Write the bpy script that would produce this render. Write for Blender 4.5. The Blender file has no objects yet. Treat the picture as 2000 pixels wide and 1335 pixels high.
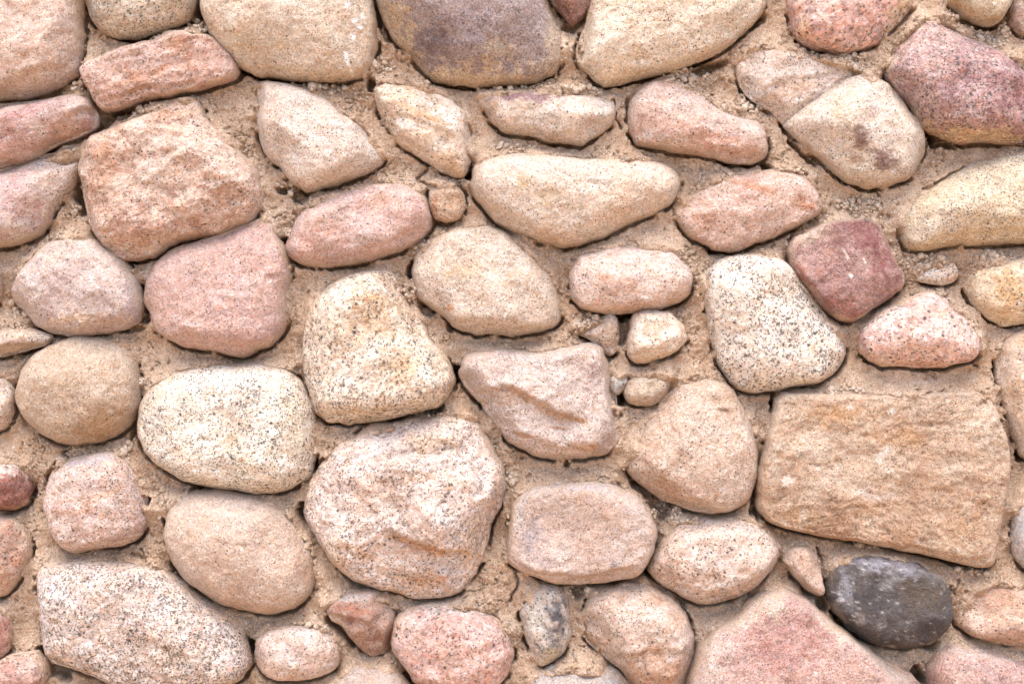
import bpy, math, random
import numpy as np

# ------------------------------------------------------------------ camera, sky, sun, exposure
S = 0.0008                       # metres per photo pixel at the wall plane
ZC = 1.42                        # height of the picture's centre above the ground
sc = bpy.context.scene
col = sc.collection

LENS = 62.0
DIST = 2000 * S * LENS / 36.0
cam = bpy.data.cameras.new('camera')
cam.lens = LENS; cam.sensor_width = 36.0; cam.clip_start = 0.05; cam.clip_end = 500
camo = bpy.data.objects.new('camera', cam); col.objects.link(camo)
camo.location = (0, -DIST, ZC); camo.rotation_euler = (math.radians(90), 0, 0)
sc.camera = camo

SUN_EL, SUN_AZ = math.radians(67), math.radians(187)   # hazy sun high in front of the wall: a wide soft light from above
world = bpy.data.worlds.new('World'); sc.world = world; world.use_nodes = True
wn = world.node_tree; bg = wn.nodes['Background']
sky = wn.nodes.new('ShaderNodeTexSky'); sky.sky_type = 'NISHITA'; sky.sun_disc = False
sky.sun_elevation = SUN_EL; sky.sun_rotation = SUN_AZ; sky.air_density = 1.0; sky.dust_density = 2.0
wn.links.new(sky.outputs[0], bg.inputs[0]); bg.inputs[1].default_value = 0.125
sun = bpy.data.lights.new('sun', 'SUN'); sun.energy = 1.35; sun.angle = math.radians(50); sun.color = (1, .94, .85)
suno = bpy.data.objects.new('sun', sun); col.objects.link(suno)
suno.location = (math.sin(SUN_AZ) * 5, math.cos(SUN_AZ) * 5, 9)
suno.rotation_euler = (math.radians(90) - SUN_EL, 0, math.pi - SUN_AZ)     # shines from azimuth SUN_AZ, down at the wall
sc.view_settings.view_transform = 'Standard'; sc.view_settings.look = 'None'
sc.view_settings.exposure = 2.03; sc.view_settings.gamma = 1.0; sc.view_settings.use_curve_mapping = False
sc.render.engine = 'CYCLES'; sc.cycles.max_bounces = 4; sc.cycles.diffuse_bounces = 4; sc.cycles.adaptive_threshold = .012
sc.cycles.use_denoising = True
sc.render.filter_size = 1.1

# ------------------------------------------------------------------ numpy noise
def _hash(ix, iy, iz, seed):
    h = (ix.astype(np.int64) * 374761393 + iy.astype(np.int64) * 668265263 + iz.astype(np.int64) * 2147483647 + seed * 1274126177) & 0xffffffff
    h = ((h ^ (h >> 13)) * 1274126177) & 0xffffffff
    h = ((h ^ (h >> 16)) * 2246822519) & 0xffffffff
    return (h ^ (h >> 15)) & 0xffffffff
_r = np.random.default_rng(3)
PERM = np.tile(_r.permutation(1024), 3).astype(np.int32)
GRAD = np.tile(_r.uniform(-1, 1, (1024, 3)), (2, 1)).astype(np.float32)
GX_, GY_, GZ_ = [np.ascontiguousarray(GRAD[:, i]) for i in range(3)]
def vnoise(x, y, z, seed=0):
    """gradient noise, about -1..1 (two-dimensional where z is a plain number)"""
    x = np.asarray(x, np.float32); y = np.asarray(y, np.float32); flat = np.ndim(z) == 0
    fx, fy = np.floor(x), np.floor(y); rx, ry = x - fx, y - fy
    ix, iy = fx.astype(np.int32), fy.astype(np.int32)
    sx, sy = [t * t * t * (t * (t * 6 - 15) + 10) for t in (rx, ry)]
    out = 0
    if flat:
        k = (int(math.floor(z * 7.0)) * 131 + seed * 57) & 1023
        for dx in (0, 1):
            px = PERM[(ix + dx + k) & 1023]; wx = sx if dx else 1 - sx
            for dy in (0, 1):
                h = PERM[px + ((iy + dy) & 1023)]
                out = out + wx * (sy if dy else 1 - sy) * (GX_[h] * (rx - dx) + GY_[h] * (ry - dy))
        return out * 1.7
    z = np.broadcast_to(np.asarray(z, np.float32), x.shape); fz = np.floor(z); rz = z - fz; iz = fz.astype(np.int32)
    sz = rz * rz * rz * (rz * (rz * 6 - 15) + 10); k = (seed * 57) & 1023
    for dx in (0, 1):
        px = PERM[(ix + dx + k) & 1023]; wx = sx if dx else 1 - sx
        for dy in (0, 1):
            py = PERM[px + ((iy + dy) & 1023)]; wxy = wx * (sy if dy else 1 - sy)
            for dz in (0, 1):
                h = PERM[py + ((iz + dz) & 1023)]
                out = out + wxy * (sz if dz else 1 - sz) * (GX_[h] * (rx - dx) + GY_[h] * (ry - dy) + GZ_[h] * (rz - dz))
    return out * 1.6
def fbm(x, y, z, wl, oct=4, seed=0, gain=.5):
    v, a, f, n = 0, 1.0, 1.0 / wl, 0
    for o in range(oct):
        v = v + a * vnoise(x * f, y * f, z * f + 7.3 * o, seed + o); n += a; a *= gain; f *= 2.03
    return v / n * 1.6
def worley(x, y, seed=0):
    """F1, F2-F1 in cell units and a random value of the nearest cell"""
    fx, fy = np.floor(x), np.floor(y)
    f1 = np.full(x.shape, 9.); f2 = np.full(x.shape, 9.); rv = np.zeros(x.shape)
    for dx in (-1, 0, 1):
        for dy in (-1, 0, 1):
            h = _hash(fx + dx, fy + dy, np.zeros_like(fx), seed)
            px = fx + dx + (h & 1023) / 1023.; py = fy + dy + ((h >> 10) & 1023) / 1023.
            d = np.hypot(px - x, py - y); r = ((h >> 20) & 1023) / 1023.
            nearer = d < f1
            f2 = np.where(nearer, f1, np.minimum(f2, d)); rv = np.where(nearer, r, rv); f1 = np.where(nearer, d, f1)
    return f1, f2 - f1, rv
def facet(x, y, wl, seed=0):
    """noise made of flat triangular facets with sharp creases, -1..1"""
    x = x / wl; y = y / wl; k = (x + y) * .36602540378; a = x + k; b = y + k
    i, j = np.floor(a), np.floor(b); u, v = a - i, b - j
    val = lambda p, q: (PERM[PERM[(p.astype(np.int32) + seed * 57) & 1023] + (q.astype(np.int32) & 1023)] / 511.5 - 1)
    v00, v11 = val(i, j), val(i + 1, j + 1)
    up = u > v; mid = np.where(up, val(i + 1, j), val(i, j + 1)); hi, lo = np.maximum(u, v), np.minimum(u, v)
    return v00 * (1 - hi) + mid * (hi - lo) + v11 * lo
def sstep(a, b, x):
    t = np.clip((x - a) / (b - a), 0, 1); return t * t * (3 - 2 * t)
def lin(c):
    c = np.asarray(c, float) / 255.
    return np.where(c <= .04045, c / 12.92, ((c + .055) / 1.055) ** 2.4)
KALB = 1.42                       # photo value -> surface albedo
def alb(c): return lin(c) / KALB

def W(px, py, h):                 # photo pixel on the wall plane and height out of it (px) -> world
    return np.stack([(px - 1000.) * S, -h * S, ZC - (py - 667.5) * S], -1)

def mesh_obj(name, verts, faces, mat, parent, attrs=None, smooth=True):
    """faces: int array (n,4) of quads or (n,3) of triangles, or a list of such arrays"""
    if not isinstance(faces, (list, tuple)): faces = [faces]
    me = bpy.data.meshes.new(name)
    nl = sum(f.size for f in faces); nf = sum(len(f) for f in faces)
    me.vertices.add(len(verts)); me.vertices.foreach_set('co', np.asarray(verts, np.float32).ravel())
    me.loops.add(nl); me.polygons.add(nf)
    me.loops.foreach_set('vertex_index', np.concatenate([f.ravel() for f in faces]).astype(np.int32))
    tot = np.concatenate([np.full(len(f), f.shape[1]) for f in faces])
    st = np.concatenate([[0], np.cumsum(tot)[:-1]])
    me.polygons.foreach_set('loop_start', st.astype(np.int32))
    me.polygons.foreach_set('use_smooth', np.full(nf, smooth))
    me.update(calc_edges=True); me.validate()
    for an, arr in (attrs or {}).items():
        a = me.attributes.new(an, 'FLOAT_COLOR', 'POINT')
        a.data.foreach_set('color', (arr if arr.shape[1] == 4 else np.concatenate([arr, np.ones((len(arr), 1))], 1)).astype(np.float32).ravel())
    me.materials.append(mat)
    o = bpy.data.objects.new(name, me); col.objects.link(o)
    if parent: o.parent = parent
    return o

# ------------------------------------------------------------------ materials
class N:
    def __init__(s, name):
        s.m = bpy.data.materials.new(name); s.m.use_nodes = True; s.t = s.m.node_tree
        s.b = s.t.nodes['Principled BSDF']
    def node(s, typ, **kw):
        n = s.t.nodes.new(typ)
        for k, v in kw.items():
            if k.startswith('i_'): n.inputs[k[2:].replace('_', ' ')].default_value = v
            else: setattr(n, k, v)
        return n
    def link(s, a, b): s.t.links.new(a, b)
    def math(s, op, a, b=None, c=None, clamp=False):
        n = s.t.nodes.new('ShaderNodeMath'); n.operation = op; n.use_clamp = clamp
        for i, v in enumerate((a, b, c)):
            if v is None: continue
            if isinstance(v, (int, float)): n.inputs[i].default_value = v
            else: s.link(v, n.inputs[i])
        return n.outputs[0]
    def mix(s, f, a, b, mode='MIX'):
        n = s.t.nodes.new('ShaderNodeMix'); n.data_type = 'RGBA'; n.blend_type = mode
        for i, v in ((0, f), (6, a), (7, b)):
            if isinstance(v, (int, float)): n.inputs[i].default_value = v
            elif isinstance(v, tuple): n.inputs[i].default_value = v
            else: s.link(v, n.inputs[i])
        return n.outputs[2]
    def ramp(s, f, lo, hi):
        n = s.t.nodes.new('ShaderNodeMapRange'); n.interpolation_type = 'SMOOTHSTEP'
        s.link(f, n.inputs[0]); n.inputs[1].default_value = lo; n.inputs[2].default_value = hi
        return n.outputs[0]
    def sep(s, c):
        n = s.t.nodes.new('ShaderNodeSeparateColor'); s.link(c, n.inputs[0]); return n.outputs
    def grey(s, f):
        n = s.t.nodes.new('ShaderNodeCombineColor')
        for i in range(3): s.link(f, n.inputs[i])
        return n.outputs[0]
    def noise(s, vec, scale, detail=3, rough=.55):
        n = s.node('ShaderNodeTexNoise', i_Scale=scale, i_Detail=detail, i_Roughness=rough); s.link(vec, n.inputs['Vector']); return n.outputs
    def voro(s, vec, scale, feature='F1'):
        n = s.node('ShaderNodeTexVoronoi', i_Scale=scale, feature=feature); s.link(vec, n.inputs['Vector']); return n.outputs

def granite():
    k = N('granite')
    pos = k.node('ShaderNodeNewGeometry').outputs['Position']
    ta = k.node('ShaderNodeAttribute', attribute_name='tint'); tint = ta.outputs['Color']
    vs = k.node('ShaderNodeVectorMath', operation='SCALE'); k.link(pos, vs.inputs[0]); k.link(ta.outputs['Alpha'], vs.inputs['Scale']); pos = vs.outputs[0]
    g = k.sep(k.node('ShaderNodeAttribute', attribute_name='grain').outputs['Color'])   # dark flecks, pink crystals, contrast
    wob = k.noise(pos, 260, 2)['Color']
    add = k.node('ShaderNodeVectorMath', operation='MULTIPLY_ADD'); k.link(wob, add.inputs[0]); add.inputs[1].default_value = (.0035,) * 3; k.link(pos, add.inputs[2])
    p2 = add.outputs[0]
    vA = k.voro(p2, 310); vB = k.voro(p2, 560); vC = k.voro(pos, 215)
    ra = k.sep(vA['Color']); rb = k.sep(vB['Color']); rc = k.sep(vC['Color'])
    # crystal to crystal brightness
    f = k.math('MULTIPLY', k.math('SUBTRACT', k.math('ADD', k.math('MULTIPLY', ra[0], .6), k.math('MULTIPLY', rb[0], .4)), .5), g[2])
    f = k.math('MULTIPLY_ADD', f, 1.5, 1.0)
    c = k.mix(1.0, tint, k.grey(f), 'MULTIPLY')
    # pink feldspar and rusty grains
    pm = k.math('LESS_THAN', ra[1], g[1])
    c = k.mix(k.math('MULTIPLY', pm, .75), c, k.mix(1.0, c, (1.03, .83, .79, 1), 'MULTIPLY'))
    om = k.math('LESS_THAN', rb[1], k.math('MULTIPLY', g[1], .8))
    c = k.mix(k.math('MULTIPLY', om, .6), c, k.mix(1.0, c, (1.0, .90, .77, 1), 'MULTIPLY'))
    # pale quartz
    qm = k.math('LESS_THAN', ra[2], k.math('MULTIPLY', g[2], .55))
    c = k.mix(k.math('MULTIPLY', qm, .6), c, k.mix(1.0, c, (1.16, 1.19, 1.22, 1), 'MULTIPLY'))
    # dark mica: whole small crystals, gathered by a slower noise
    cl = k.ramp(k.noise(pos, 38, 3)['Fac'], .30, .68)
    lim = k.math('MULTIPLY', g[0], k.math('MULTIPLY_ADD', cl, 1.5, .25))
    dm = k.math('MULTIPLY', k.math('LESS_THAN', rb[2], lim), k.ramp(vB['Distance'], .62, .40))
    c = k.mix(k.math('MULTIPLY', dm, .72), c, (.055, .045, .04, 1))
    dm2 = k.math('MULTIPLY', k.math('LESS_THAN', rc[1], k.math('MULTIPLY', lim, .38)), k.ramp(vC['Distance'], .5, .22))
    c = k.mix(k.math('MULTIPLY', dm2, .8), c, (.05, .042, .04, 1))
    # soft mottling
    st1 = k.ramp(k.noise(pos, 70, 6, .75)['Fac'], .44, .66)
    c = k.mix(k.math('MULTIPLY', st1, .75), c, k.mix(1.0, c, (1.0, .89, .77, 1), 'MULTIPLY'))
    st2 = k.ramp(k.noise(add.outputs[0], 130, 5, .75)['Fac'], .52, .70)
    c = k.mix(k.math('MULTIPLY', st2, .28), c, k.mix(1.0, c, (1.15, 1.16, 1.19, 1), 'MULTIPLY'))
    po = k.ramp(k.noise(pos, 340, 3, .6)['Fac'], .36, .28)
    c = k.mix(k.math('MULTIPLY', po, .55), c, k.mix(1.0, c, (.45, .38, .32, 1), 'MULTIPLY'))
    mo = k.noise(pos, 95, 5, .65)['Fac']
    c = k.mix(1.0, c, k.grey(k.math('MULTIPLY_ADD', k.math('SUBTRACT', mo, .5), .4, 1.0)), 'MULTIPLY')
    k.link(c, k.b.inputs['Base Color'])
    k.b.inputs['Roughness'].default_value = .88; k.b.inputs['Specular IOR Level'].default_value = .22
    n1 = k.noise(pos, 420, 4, .7)['Fac']; n2 = k.noise(pos, 150, 4, .6)['Fac']
    hgt = k.math('ADD', k.math('MULTIPLY', n1, .55), k.math('ADD', n2, k.math('MULTIPLY', vB['Distance'], -.25)))
    hgt = k.math('SUBTRACT', k.math('SUBTRACT', hgt, k.math('MULTIPLY', dm, .25)), k.math('MULTIPLY', po, .45))
    bp = k.node('ShaderNodeBump', i_Strength=1.0, i_Distance=.0042); k.link(hgt, bp.inputs['Height']); k.link(bp.outputs[0], k.b.inputs['Normal'])
    return k.m

def sandy(name, base, dark, light, bump=.9):
    k = N(name)
    pos = k.node('ShaderNodeNewGeometry').outputs['Position']
    big = k.ramp(k.noise(pos, 9, 6, .7)['Fac'], .38, .62)
    c = k.mix(big, tuple(alb(dark)) + (1,), tuple(alb(base)) + (1,))
    med = k.ramp(k.noise(pos, 55, 5, .7)['Fac'], .48, .72)
    c = k.mix(k.math('MULTIPLY', med, .6), c, tuple(alb(light)) + (1,))
    v = k.voro(pos, 620); r = k.sep(v['Color'])
    c = k.mix(1.0, c, k.grey(k.math('MULTIPLY_ADD', k.math('SUBTRACT', r[0], .5), .5, 1.0)), 'MULTIPLY')
    c = k.mix(k.math('MULTIPLY', k.math('LESS_THAN', r[1], .045), .65), c, (.07, .05, .04, 1))
    c = k.mix(k.math('MULTIPLY', k.math('LESS_THAN', r[2], .06), .5), c, (.62, .58, .53, 1))
    k.link(c, k.b.inputs['Base Color'])
    k.b.inputs['Roughness'].default_value = .95; k.b.inputs['Specular IOR Level'].default_value = .12
    n1 = k.noise(pos, 700, 3, .7)['Fac']; n2 = k.noise(pos, 230, 5, .7)['Fac']
    h = k.math('ADD', k.math('MULTIPLY', n1, .5), k.math('ADD', n2, k.math('MULTIPLY', v['Distance'], -.3)))
    bp = k.node('ShaderNodeBump', i_Strength=bump, i_Distance=.003); k.link(h, bp.inputs['Height']); k.link(bp.outputs[0], k.b.inputs['Normal'])
    return k.m

GRANITE = granite()
MORTAR = sandy("sandy_mortar", (211, 181, 155), (190, 157, 129), (223, 201, 179), 1.0)
CRUMB = sandy('crumbled_mortar', (221, 199, 178), (208, 183, 159), (230, 214, 197))

def ground_mat():
    k = N('sandy_ground')
    pos = k.node('ShaderNodeNewGeometry').outputs['Position']
    a = k.noise(pos, 1.3, 6, .6)['Fac']; b = k.noise(pos, 60, 4, .6)['Fac']
    c = k.mix(k.ramp(a, .35, .65), (.50, .32, .18, 1), (.58, .38, .225, 1))
    c = k.mix(1.0, c, k.grey(k.math('MULTIPLY_ADD', k.math('SUBTRACT', b, .5), .6, 1.0)), 'MULTIPLY')
    k.link(c, k.b.inputs['Base Color']); k.b.inputs['Roughness'].default_value = .95
    bp = k.node('ShaderNodeBump', i_Strength=.5, i_Distance=.01); k.link(b, bp.inputs['Height']); k.link(bp.outputs[0], k.b.inputs['Normal'])
    return k.m

# ------------------------------------------------------------------ ground
gv = np.array([[-150, -150, 0], [150, -150, 0], [150, 150, 0], [-150, 150, 0]], float)
ground = mesh_obj('ground', gv, np.array([[0, 1, 2, 3]]), ground_mat(), None)
ground['kind'] = 'structure'

# ------------------------------------------------------------------ the stones as the photograph shows them (outline in photo pixels)
def st(p, c, c2=None, **k):
    k['p'] = np.array(p, float); k['c'] = c; k['c2'] = c2 or tuple(int(v * f) for v, f in zip(c, (.96, .90, .85))); return k
STONES = [
 # ---- top row
 st([(-120,-40),(-60,-90),(60,-100),(140,-70),(168,-10),(163,60),(164,110),(156,148),(110,172),(50,194),(0,198),(-70,190),(-125,130),(-135,40)], (226,194,174), (218,182,158), q=2.2, ang=.6, H=62, pink=.16, dark=.05, dust=.35,
    label='large peach pink block with a steep sandy underside', cr=[([(-60,188),(0,186),(40,168),(95,150),(158,125)], 16, 7, 60)]),
 st([(160,-60),(163,-15),(178,30),(200,60),(225,74),(245,78),(275,73),(330,56),(366,40),(378,20),(384,-30),(360,-80),(270,-100),(190,-90)], (206,190,168), (216,188,150), q=1.8, ang=.45, dark=.16, H=52),
 st([(163,138),(185,124),(240,104),(310,82),(342,66),(362,66),(380,74),(410,72),(435,88),(455,115),(467,145),(455,157),(400,175),(340,187),(290,196),(240,213),(213,219),(200,205),(180,172)], (214,170,152), (198,138,106), q=5, e=.42, ang=.4, sm=3, rough=1.7, pink=.3, H=40, dark=.06, dust=.3,
    label='flat rosy split slab tilted like a leaning brick', band=(-20,1.), cr=[([(215,160),(265,168),(320,158),(345,138),(400,120)], -9, 4, 26), ([(230,130),(290,118),(360,100)], -5, 4, 20), ([(215,205),(300,178),(400,165)], 7, 3, 30)],
    pa=[(300,155,70,9,-18,(204,146,110),.6),(355,92,25,10,-15,(196,136,96),.6)]),
 st([(398,-30),(398,20),(412,60),(430,92),(460,126),(500,145),(560,153),(620,158),(680,156),(712,149),(727,130),(736,95),(733,50),(728,5),(700,-60),(600,-110),(480,-100),(420,-75)], (224,204,178), (218,186,154), q=1.7, ang=.25, dark=.045, H=62, dust=.2,
    label='smooth cream boulder with a few white paint splashes', pa=[(686,22,5,9,20,(255,253,248),1.),(698,52,6,5,0,(255,253,248),1.),(712,42,4,4,0,(255,253,248),1.),(708,64,5,5,0,(255,253,248),.9),(695,84,4,5,0,(255,253,248),1.),(684,128,4,16,-14,(255,253,248),1.),(691,148,3,6,-10,(255,253,248),1.),(430,60,25,30,0,(214,176,138),.5)]),
 st([(722,-50),(740,12),(762,60),(790,97),(820,130),(846,155),(880,165),(940,170),(1000,165),(1050,160),(1082,145),(1098,118),(1101,90),(1090,60),(1072,20),(1058,-30),(1010,-90),(900,-120),(790,-100)], (172,150,146), (160,138,136), q=1.4, ang=.3, dark=.10, con=.45, H=66, dust=.15,
    label='big purplish grey boulder with a tan rim', pa=[(930,162,170,26,2,(210,184,152),.9),(785,70,26,90,-28,(208,180,146),.9),(1085,90,26,90,8,(208,186,160),.8),(980,110,40,18,0,(206,184,156),.5),(845,100,45,30,30,(124,104,104),.7),(920,60,60,40,0,(154,134,136),.5)]),
 st([(1058,-50),(1072,-10),(1086,8),(1102,32),(1118,52),(1134,33),(1156,8),(1175,-30),(1160,-70),(1090,-80)], (180,130,114), (160,104,90), q=2, ang=.8, sm=4, dark=.14, con=.55, H=34, pink=.3,
    label='small pointed brick red stone wedged between two boulders'),
 st([(1165,-70),(1160,-10),(1152,35),(1138,72),(1127,98),(1130,125),(1150,147),(1180,169),(1215,163),(1280,143),(1340,128),(1390,110),(1425,82),(1458,54),(1489,20),(1500,-30),(1450,-100),(1330,-120),(1220,-110)], (230,210,182), (226,200,166), q=2.1, ang=.5, dark=.08, H=56, dust=.25,
    label='broad cream speckled boulder with a sloping lower edge'),
 st([(1530,-40),(1538,20),(1548,60),(1565,84),(1600,98),(1640,104),(1680,99),(1715,82),(1745,56),(1772,25),(1786,-30),(1750,-90),(1650,-110),(1560,-90)], (214,170,160), (208,158,147), q=1.6, ang=.25, pink=.55, con=.65, dark=.06, H=52, dust=.1,
    label='coarse grained salmon pink granite boulder above mortar crumbs', gs=.5, pa=[(1755,30,22,60,25,(212,190,160),.9),(1560,60,10,30,-10,(222,190,160),.6)]),
 st([(1835,-40),(1848,8),(1870,27),(1895,43),(1930,52),(1950,42),(1968,15),(1980,-40),(1920,-80),(1860,-75)], (218,196,162), (204,168,116), q=1.5, H=46, dark=.06),
 st([(1990,-60),(1972,15),(1975,48),(1990,66),(2040,75),(2110,50),(2120,-40),(2060,-85)], (202,176,160), (190,150,134), H=30, dust=.6),
 st([(1730,132),(1750,100),(1775,62),(1800,44),(1832,38),(1862,46),(1885,64),(1920,88),(1960,110),(2010,134),(2080,160),(2110,210),(2080,262),(2030,279),(1990,281),(1930,274),(1870,278),(1830,268),(1800,248),(1775,206),(1745,172),(1731,152)], (188,150,146), (168,118,120), q=2.0, ang=.35, dark=.14, con=.55, pink=.3, H=58, dust=.2,
    label='large mauve red granite boulder beside a deep crack', gs=.65, pa=[(1960,190,70,70,0,(158,104,108),.7),(1800,80,60,40,-20,(196,166,154),.6),(1890,272,130,14,2,(210,180,142),.9),(1790,240,12,34,-32,(212,174,124),.8)]),
 st([(1440,140),(1452,110),(1478,97),(1530,100),(1590,110),(1642,122),(1664,148),(1635,180),(1590,205),(1555,232),(1530,246),(1508,218),(1470,198),(1448,172)], (222,200,184), (216,178,152), q=1.4, ang=.5, dark=.08, H=30, dust=.6,
    cr=[([(1480,180),(1540,160),(1620,150),(1660,140)], 6, 5, 40)], pa=[(1545,180,60,12,-18,(212,168,132),.5)]),
 st([(1530,246),(1560,215),(1608,182),(1652,156),(1690,149),(1720,160),(1748,185),(1768,214),(1792,240),(1800,282),(1790,322),(1770,347),(1730,362),(1690,365),(1650,350),(1610,322),(1580,290),(1550,266)], (224,205,186), (222,198,168), q=1.3, ang=.35, dark=.09, H=56, dust=.3,
    label='pale rounded boulder with a dark reddish brown stain', pa=[(1662,280,13,26,5,(140,100,86),.75),(1712,318,42,20,25,(136,98,86),.75),(1660,318,12,8,0,(150,104,88),.5),(1686,232,10,12,0,(190,150,140),.5)]),
 # ---- second row
 st([(-90,205),(0,206),(50,204),(100,196),(148,184),(180,196),(194,222),(191,252),(160,268),(110,286),(60,310),(10,328),(-70,338),(-120,290),(-125,240)], (216,182,170), (208,160,150), q=2.2, ang=.55, H=50, pink=.22, dust=.45,
    label='dusty pink slab with a raspberry red streak', band=(-18,.7), pa=[(60,235,60,16,-40,(208,150,144),.6),(180,245,14,16,0,(190,134,124),.5),(120,277,70,9,-25,(208,150,124),.6),(20,300,30,14,-25,(208,150,130),.5)]),
 st([(-90,345),(-20,342),(30,326),(70,308),(112,300),(150,304),(157,335),(140,372),(112,404),(100,438),(74,463),(40,472),(0,483),(-70,490),(-125,440),(-120,380)], (214,190,176), (208,172,162), q=2, ang=.4, H=46, pink=.18, dust=.45, pa=[(50,380,45,55,20,(204,168,164),.7)]),
 st([(165,300),(183,265),(230,250),(270,236),(330,206),(370,192),(395,202),(410,236),(432,262),(470,300),(505,340),(521,380),(516,410),(492,432),(450,445),(410,462),(362,470),(335,480),(312,498),(280,506),(250,508),(220,490),(195,465),(177,432),(171,400),(165,365),(157,335)], (220,186,164), (204,156,126), q=2.0, ang=.75, rough=1.6, pink=.25, dark=.08, H=64, dust=.25,
    label='large angular peach boulder with rough rusty patches', cr=[([(200,290),(255,252),(330,252),(400,268),(440,300)], -9, 5, 50), ([(330,330),(395,290),(440,285)], -6, 5, 35), ([(405,445),(420,400),(450,372),(480,360)], 8, 7, 40)],
    pa=[(215,330,26,70,12,(198,146,108),.65),(270,440,60,35,20,(190,138,112),.6),(450,395,35,30,-30,(186,136,104),.6),(350,232,50,12,-10,(212,162,126),.6)]),
 st([(505,178),(520,163),(560,164),(600,178),(625,192),(640,202),(664,214),(669,226),(690,234),(715,255),(738,283),(753,308),(740,325),(700,345),(650,360),(600,375),(575,358),(550,327),(520,297),(508,264),(500,222),(511,204)], (228,208,190), (222,194,172), q=1.5, ang=.55, H=54, dark=.07, dust=.3,
    cr=[([(620,250),(650,246),(680,238),(705,240)], -7, 5, 40), ([(505,205),(540,215),(560,190)], -4, 5, 30)]),
 st([(731,178),(748,167),(790,170),(840,177),(880,199),(906,220),(919,250),(916,282),(921,315),(911,340),(890,346),(860,332),(820,306),(775,280),(765,252),(745,226),(734,205)], (228,206,184), (222,188,148), q=1.6, ang=.5, H=44, dark=.05, dust=.3,
    label='cream layered stone split by a diagonal ochre seam', band=(24,.9), cr=[([(738,193),(780,205),(830,228),(870,248),(892,260)], -13, 3, 26), ([(760,225),(815,240),(870,262),(905,285)], 5, 5, 30)], pa=[(815,224,55,7,24,(210,156,100),.65),(855,243,28,6,22,(210,154,96),.65)]),
 st([(938,192),(965,180),(1020,178),(1090,180),(1150,185),(1190,194),(1201,220),(1192,245),(1162,264),(1132,284),(1095,276),(1040,266),(985,258),(960,237),(945,215)], (226,206,186), (224,192,168), q=1.3, ang=.6, sm=6, H=42, dark=.06, pink=.15, dust=.15,
    label='spindle shaped stone with a mauve upper half', cr=[([(940,200),(985,232),(1060,222),(1190,225)], -5, 7, 40)], pa=[(1020,192,80,15,4,(166,120,122),.9),(965,215,14,30,-30,(196,150,112),.6)]),
 st([(1230,202),(1250,176),(1275,160),(1310,167),(1350,185),(1400,207),(1450,221),(1477,238),(1491,262),(1495,290),(1490,310),(1465,322),(1420,316),(1370,303),(1300,291),(1240,283),(1235,262),(1228,240)], (220,190,174), (216,168,146), q=1.8, ang=.55, H=46, pink=.2, dust=.35,
    label='peach wedge stone with an orange red lower band', band=(12,.5), pa=[(1380,275,95,18,14,(206,148,118),.65),(1300,262,40,10,0,(206,160,146),.5)]),
 st([(920,362),(926,332),(960,308),(1010,300),(1080,308),(1150,315),(1220,312),(1290,318),(1319,336),(1326,365),(1311,395),(1280,416),(1220,441),(1170,466),(1110,479),(1060,473),(1010,456),(970,431),(940,400)], (230,207,184), (226,196,166), q=1.9, ang=.25, H=60, dark=.05, dust=.25,
    label='big smooth cream boulder shaped like a long oval', gs=1.2, pa=[(1018,365,16,18,0,(204,176,136),.7),(1070,385,24,20,0,(212,186,146),.5)]),
 st([(1322,422),(1330,400),(1360,378),(1400,356),(1450,341),(1520,335),(1560,342),(1590,370),(1601,405),(1590,425),(1560,440),(1500,465),(1450,480),(1420,493),(1390,486),(1355,466),(1335,446)], (224,188,170), (218,170,150), q=2, ang=.6, sm=6, H=44, pink=.3, dust=.25,
    label='pink almond shaped stone with rust orange streaks', band=(12,.6), pa=[(1440,360,34,9,18,(206,142,102),.65),(1490,375,36,9,8,(208,142,98),.6),(1560,402,36,8,14,(206,136,88),.65),(1370,428,26,10,15,(200,142,110),.6)], cr=[([(1520,395),(1560,400),(1598,408)], -4, 3, 25)]),
 st([(1755,452),(1761,420),(1790,385),(1830,355),(1880,330),(1940,309),(2020,300),(2090,310),(2130,370),(2120,440),(2060,475),(1980,470),(1920,475),(1860,478),(1800,492),(1766,481)], (232,210,172), (226,196,146), q=1.9, ang=.4, H=54, dark=.16, dust=.2,
    label='yellowish cream boulder peppered with dark specks', pa=[(1830,440,60,26,-10,(224,208,188),.6)], cr=[([(1780,488),(1850,462),(1930,455),(2050,452)], 8, 5, 40)]),
 st([(562,482),(570,455),(585,425),(605,401),(640,385),(690,378),(730,365),(765,360),(800,368),(830,385),(843,415),(840,450),(820,470),(780,488),(730,505),(680,515),(630,520),(590,516),(570,502)], (222,186,174), (218,172,160), q=1.7, ang=.4, rough=1.3, H=50, pink=.35, dust=.35, cr=[([(700,495),(770,470),(838,440)], 5, 4, 25)],
    pa=[(740,395,40,14,-10,(216,162,126),.5),(640,460,50,18,-10,(208,158,140),.45)]),
 st([(841,378),(850,363),(878,360),(902,374),(908,402),(897,428),(870,436),(851,426),(843,402)], (208,172,138), (214,160,120), H=18, ang=.6, dust=.6, pa=[(850,400,8,22,0,(196,132,86),.6)]),
 st([(808,522),(815,500),(840,475),(870,456),(910,445),(950,440),(985,455),(1015,480),(1040,501),(1066,532),(1086,570),(1096,605),(1086,635),(1060,648),(1000,653),(940,650),(890,640),(870,616),(845,604),(820,580),(810,550)], (228,206,184), (222,192,162), q=1.6, ang=.45, H=54, dark=.09, dust=.3, pa=[(880,602,8,7,0,(206,140,72),.8),(900,530,40,16,-10,(218,186,146),.6)]),
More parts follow.
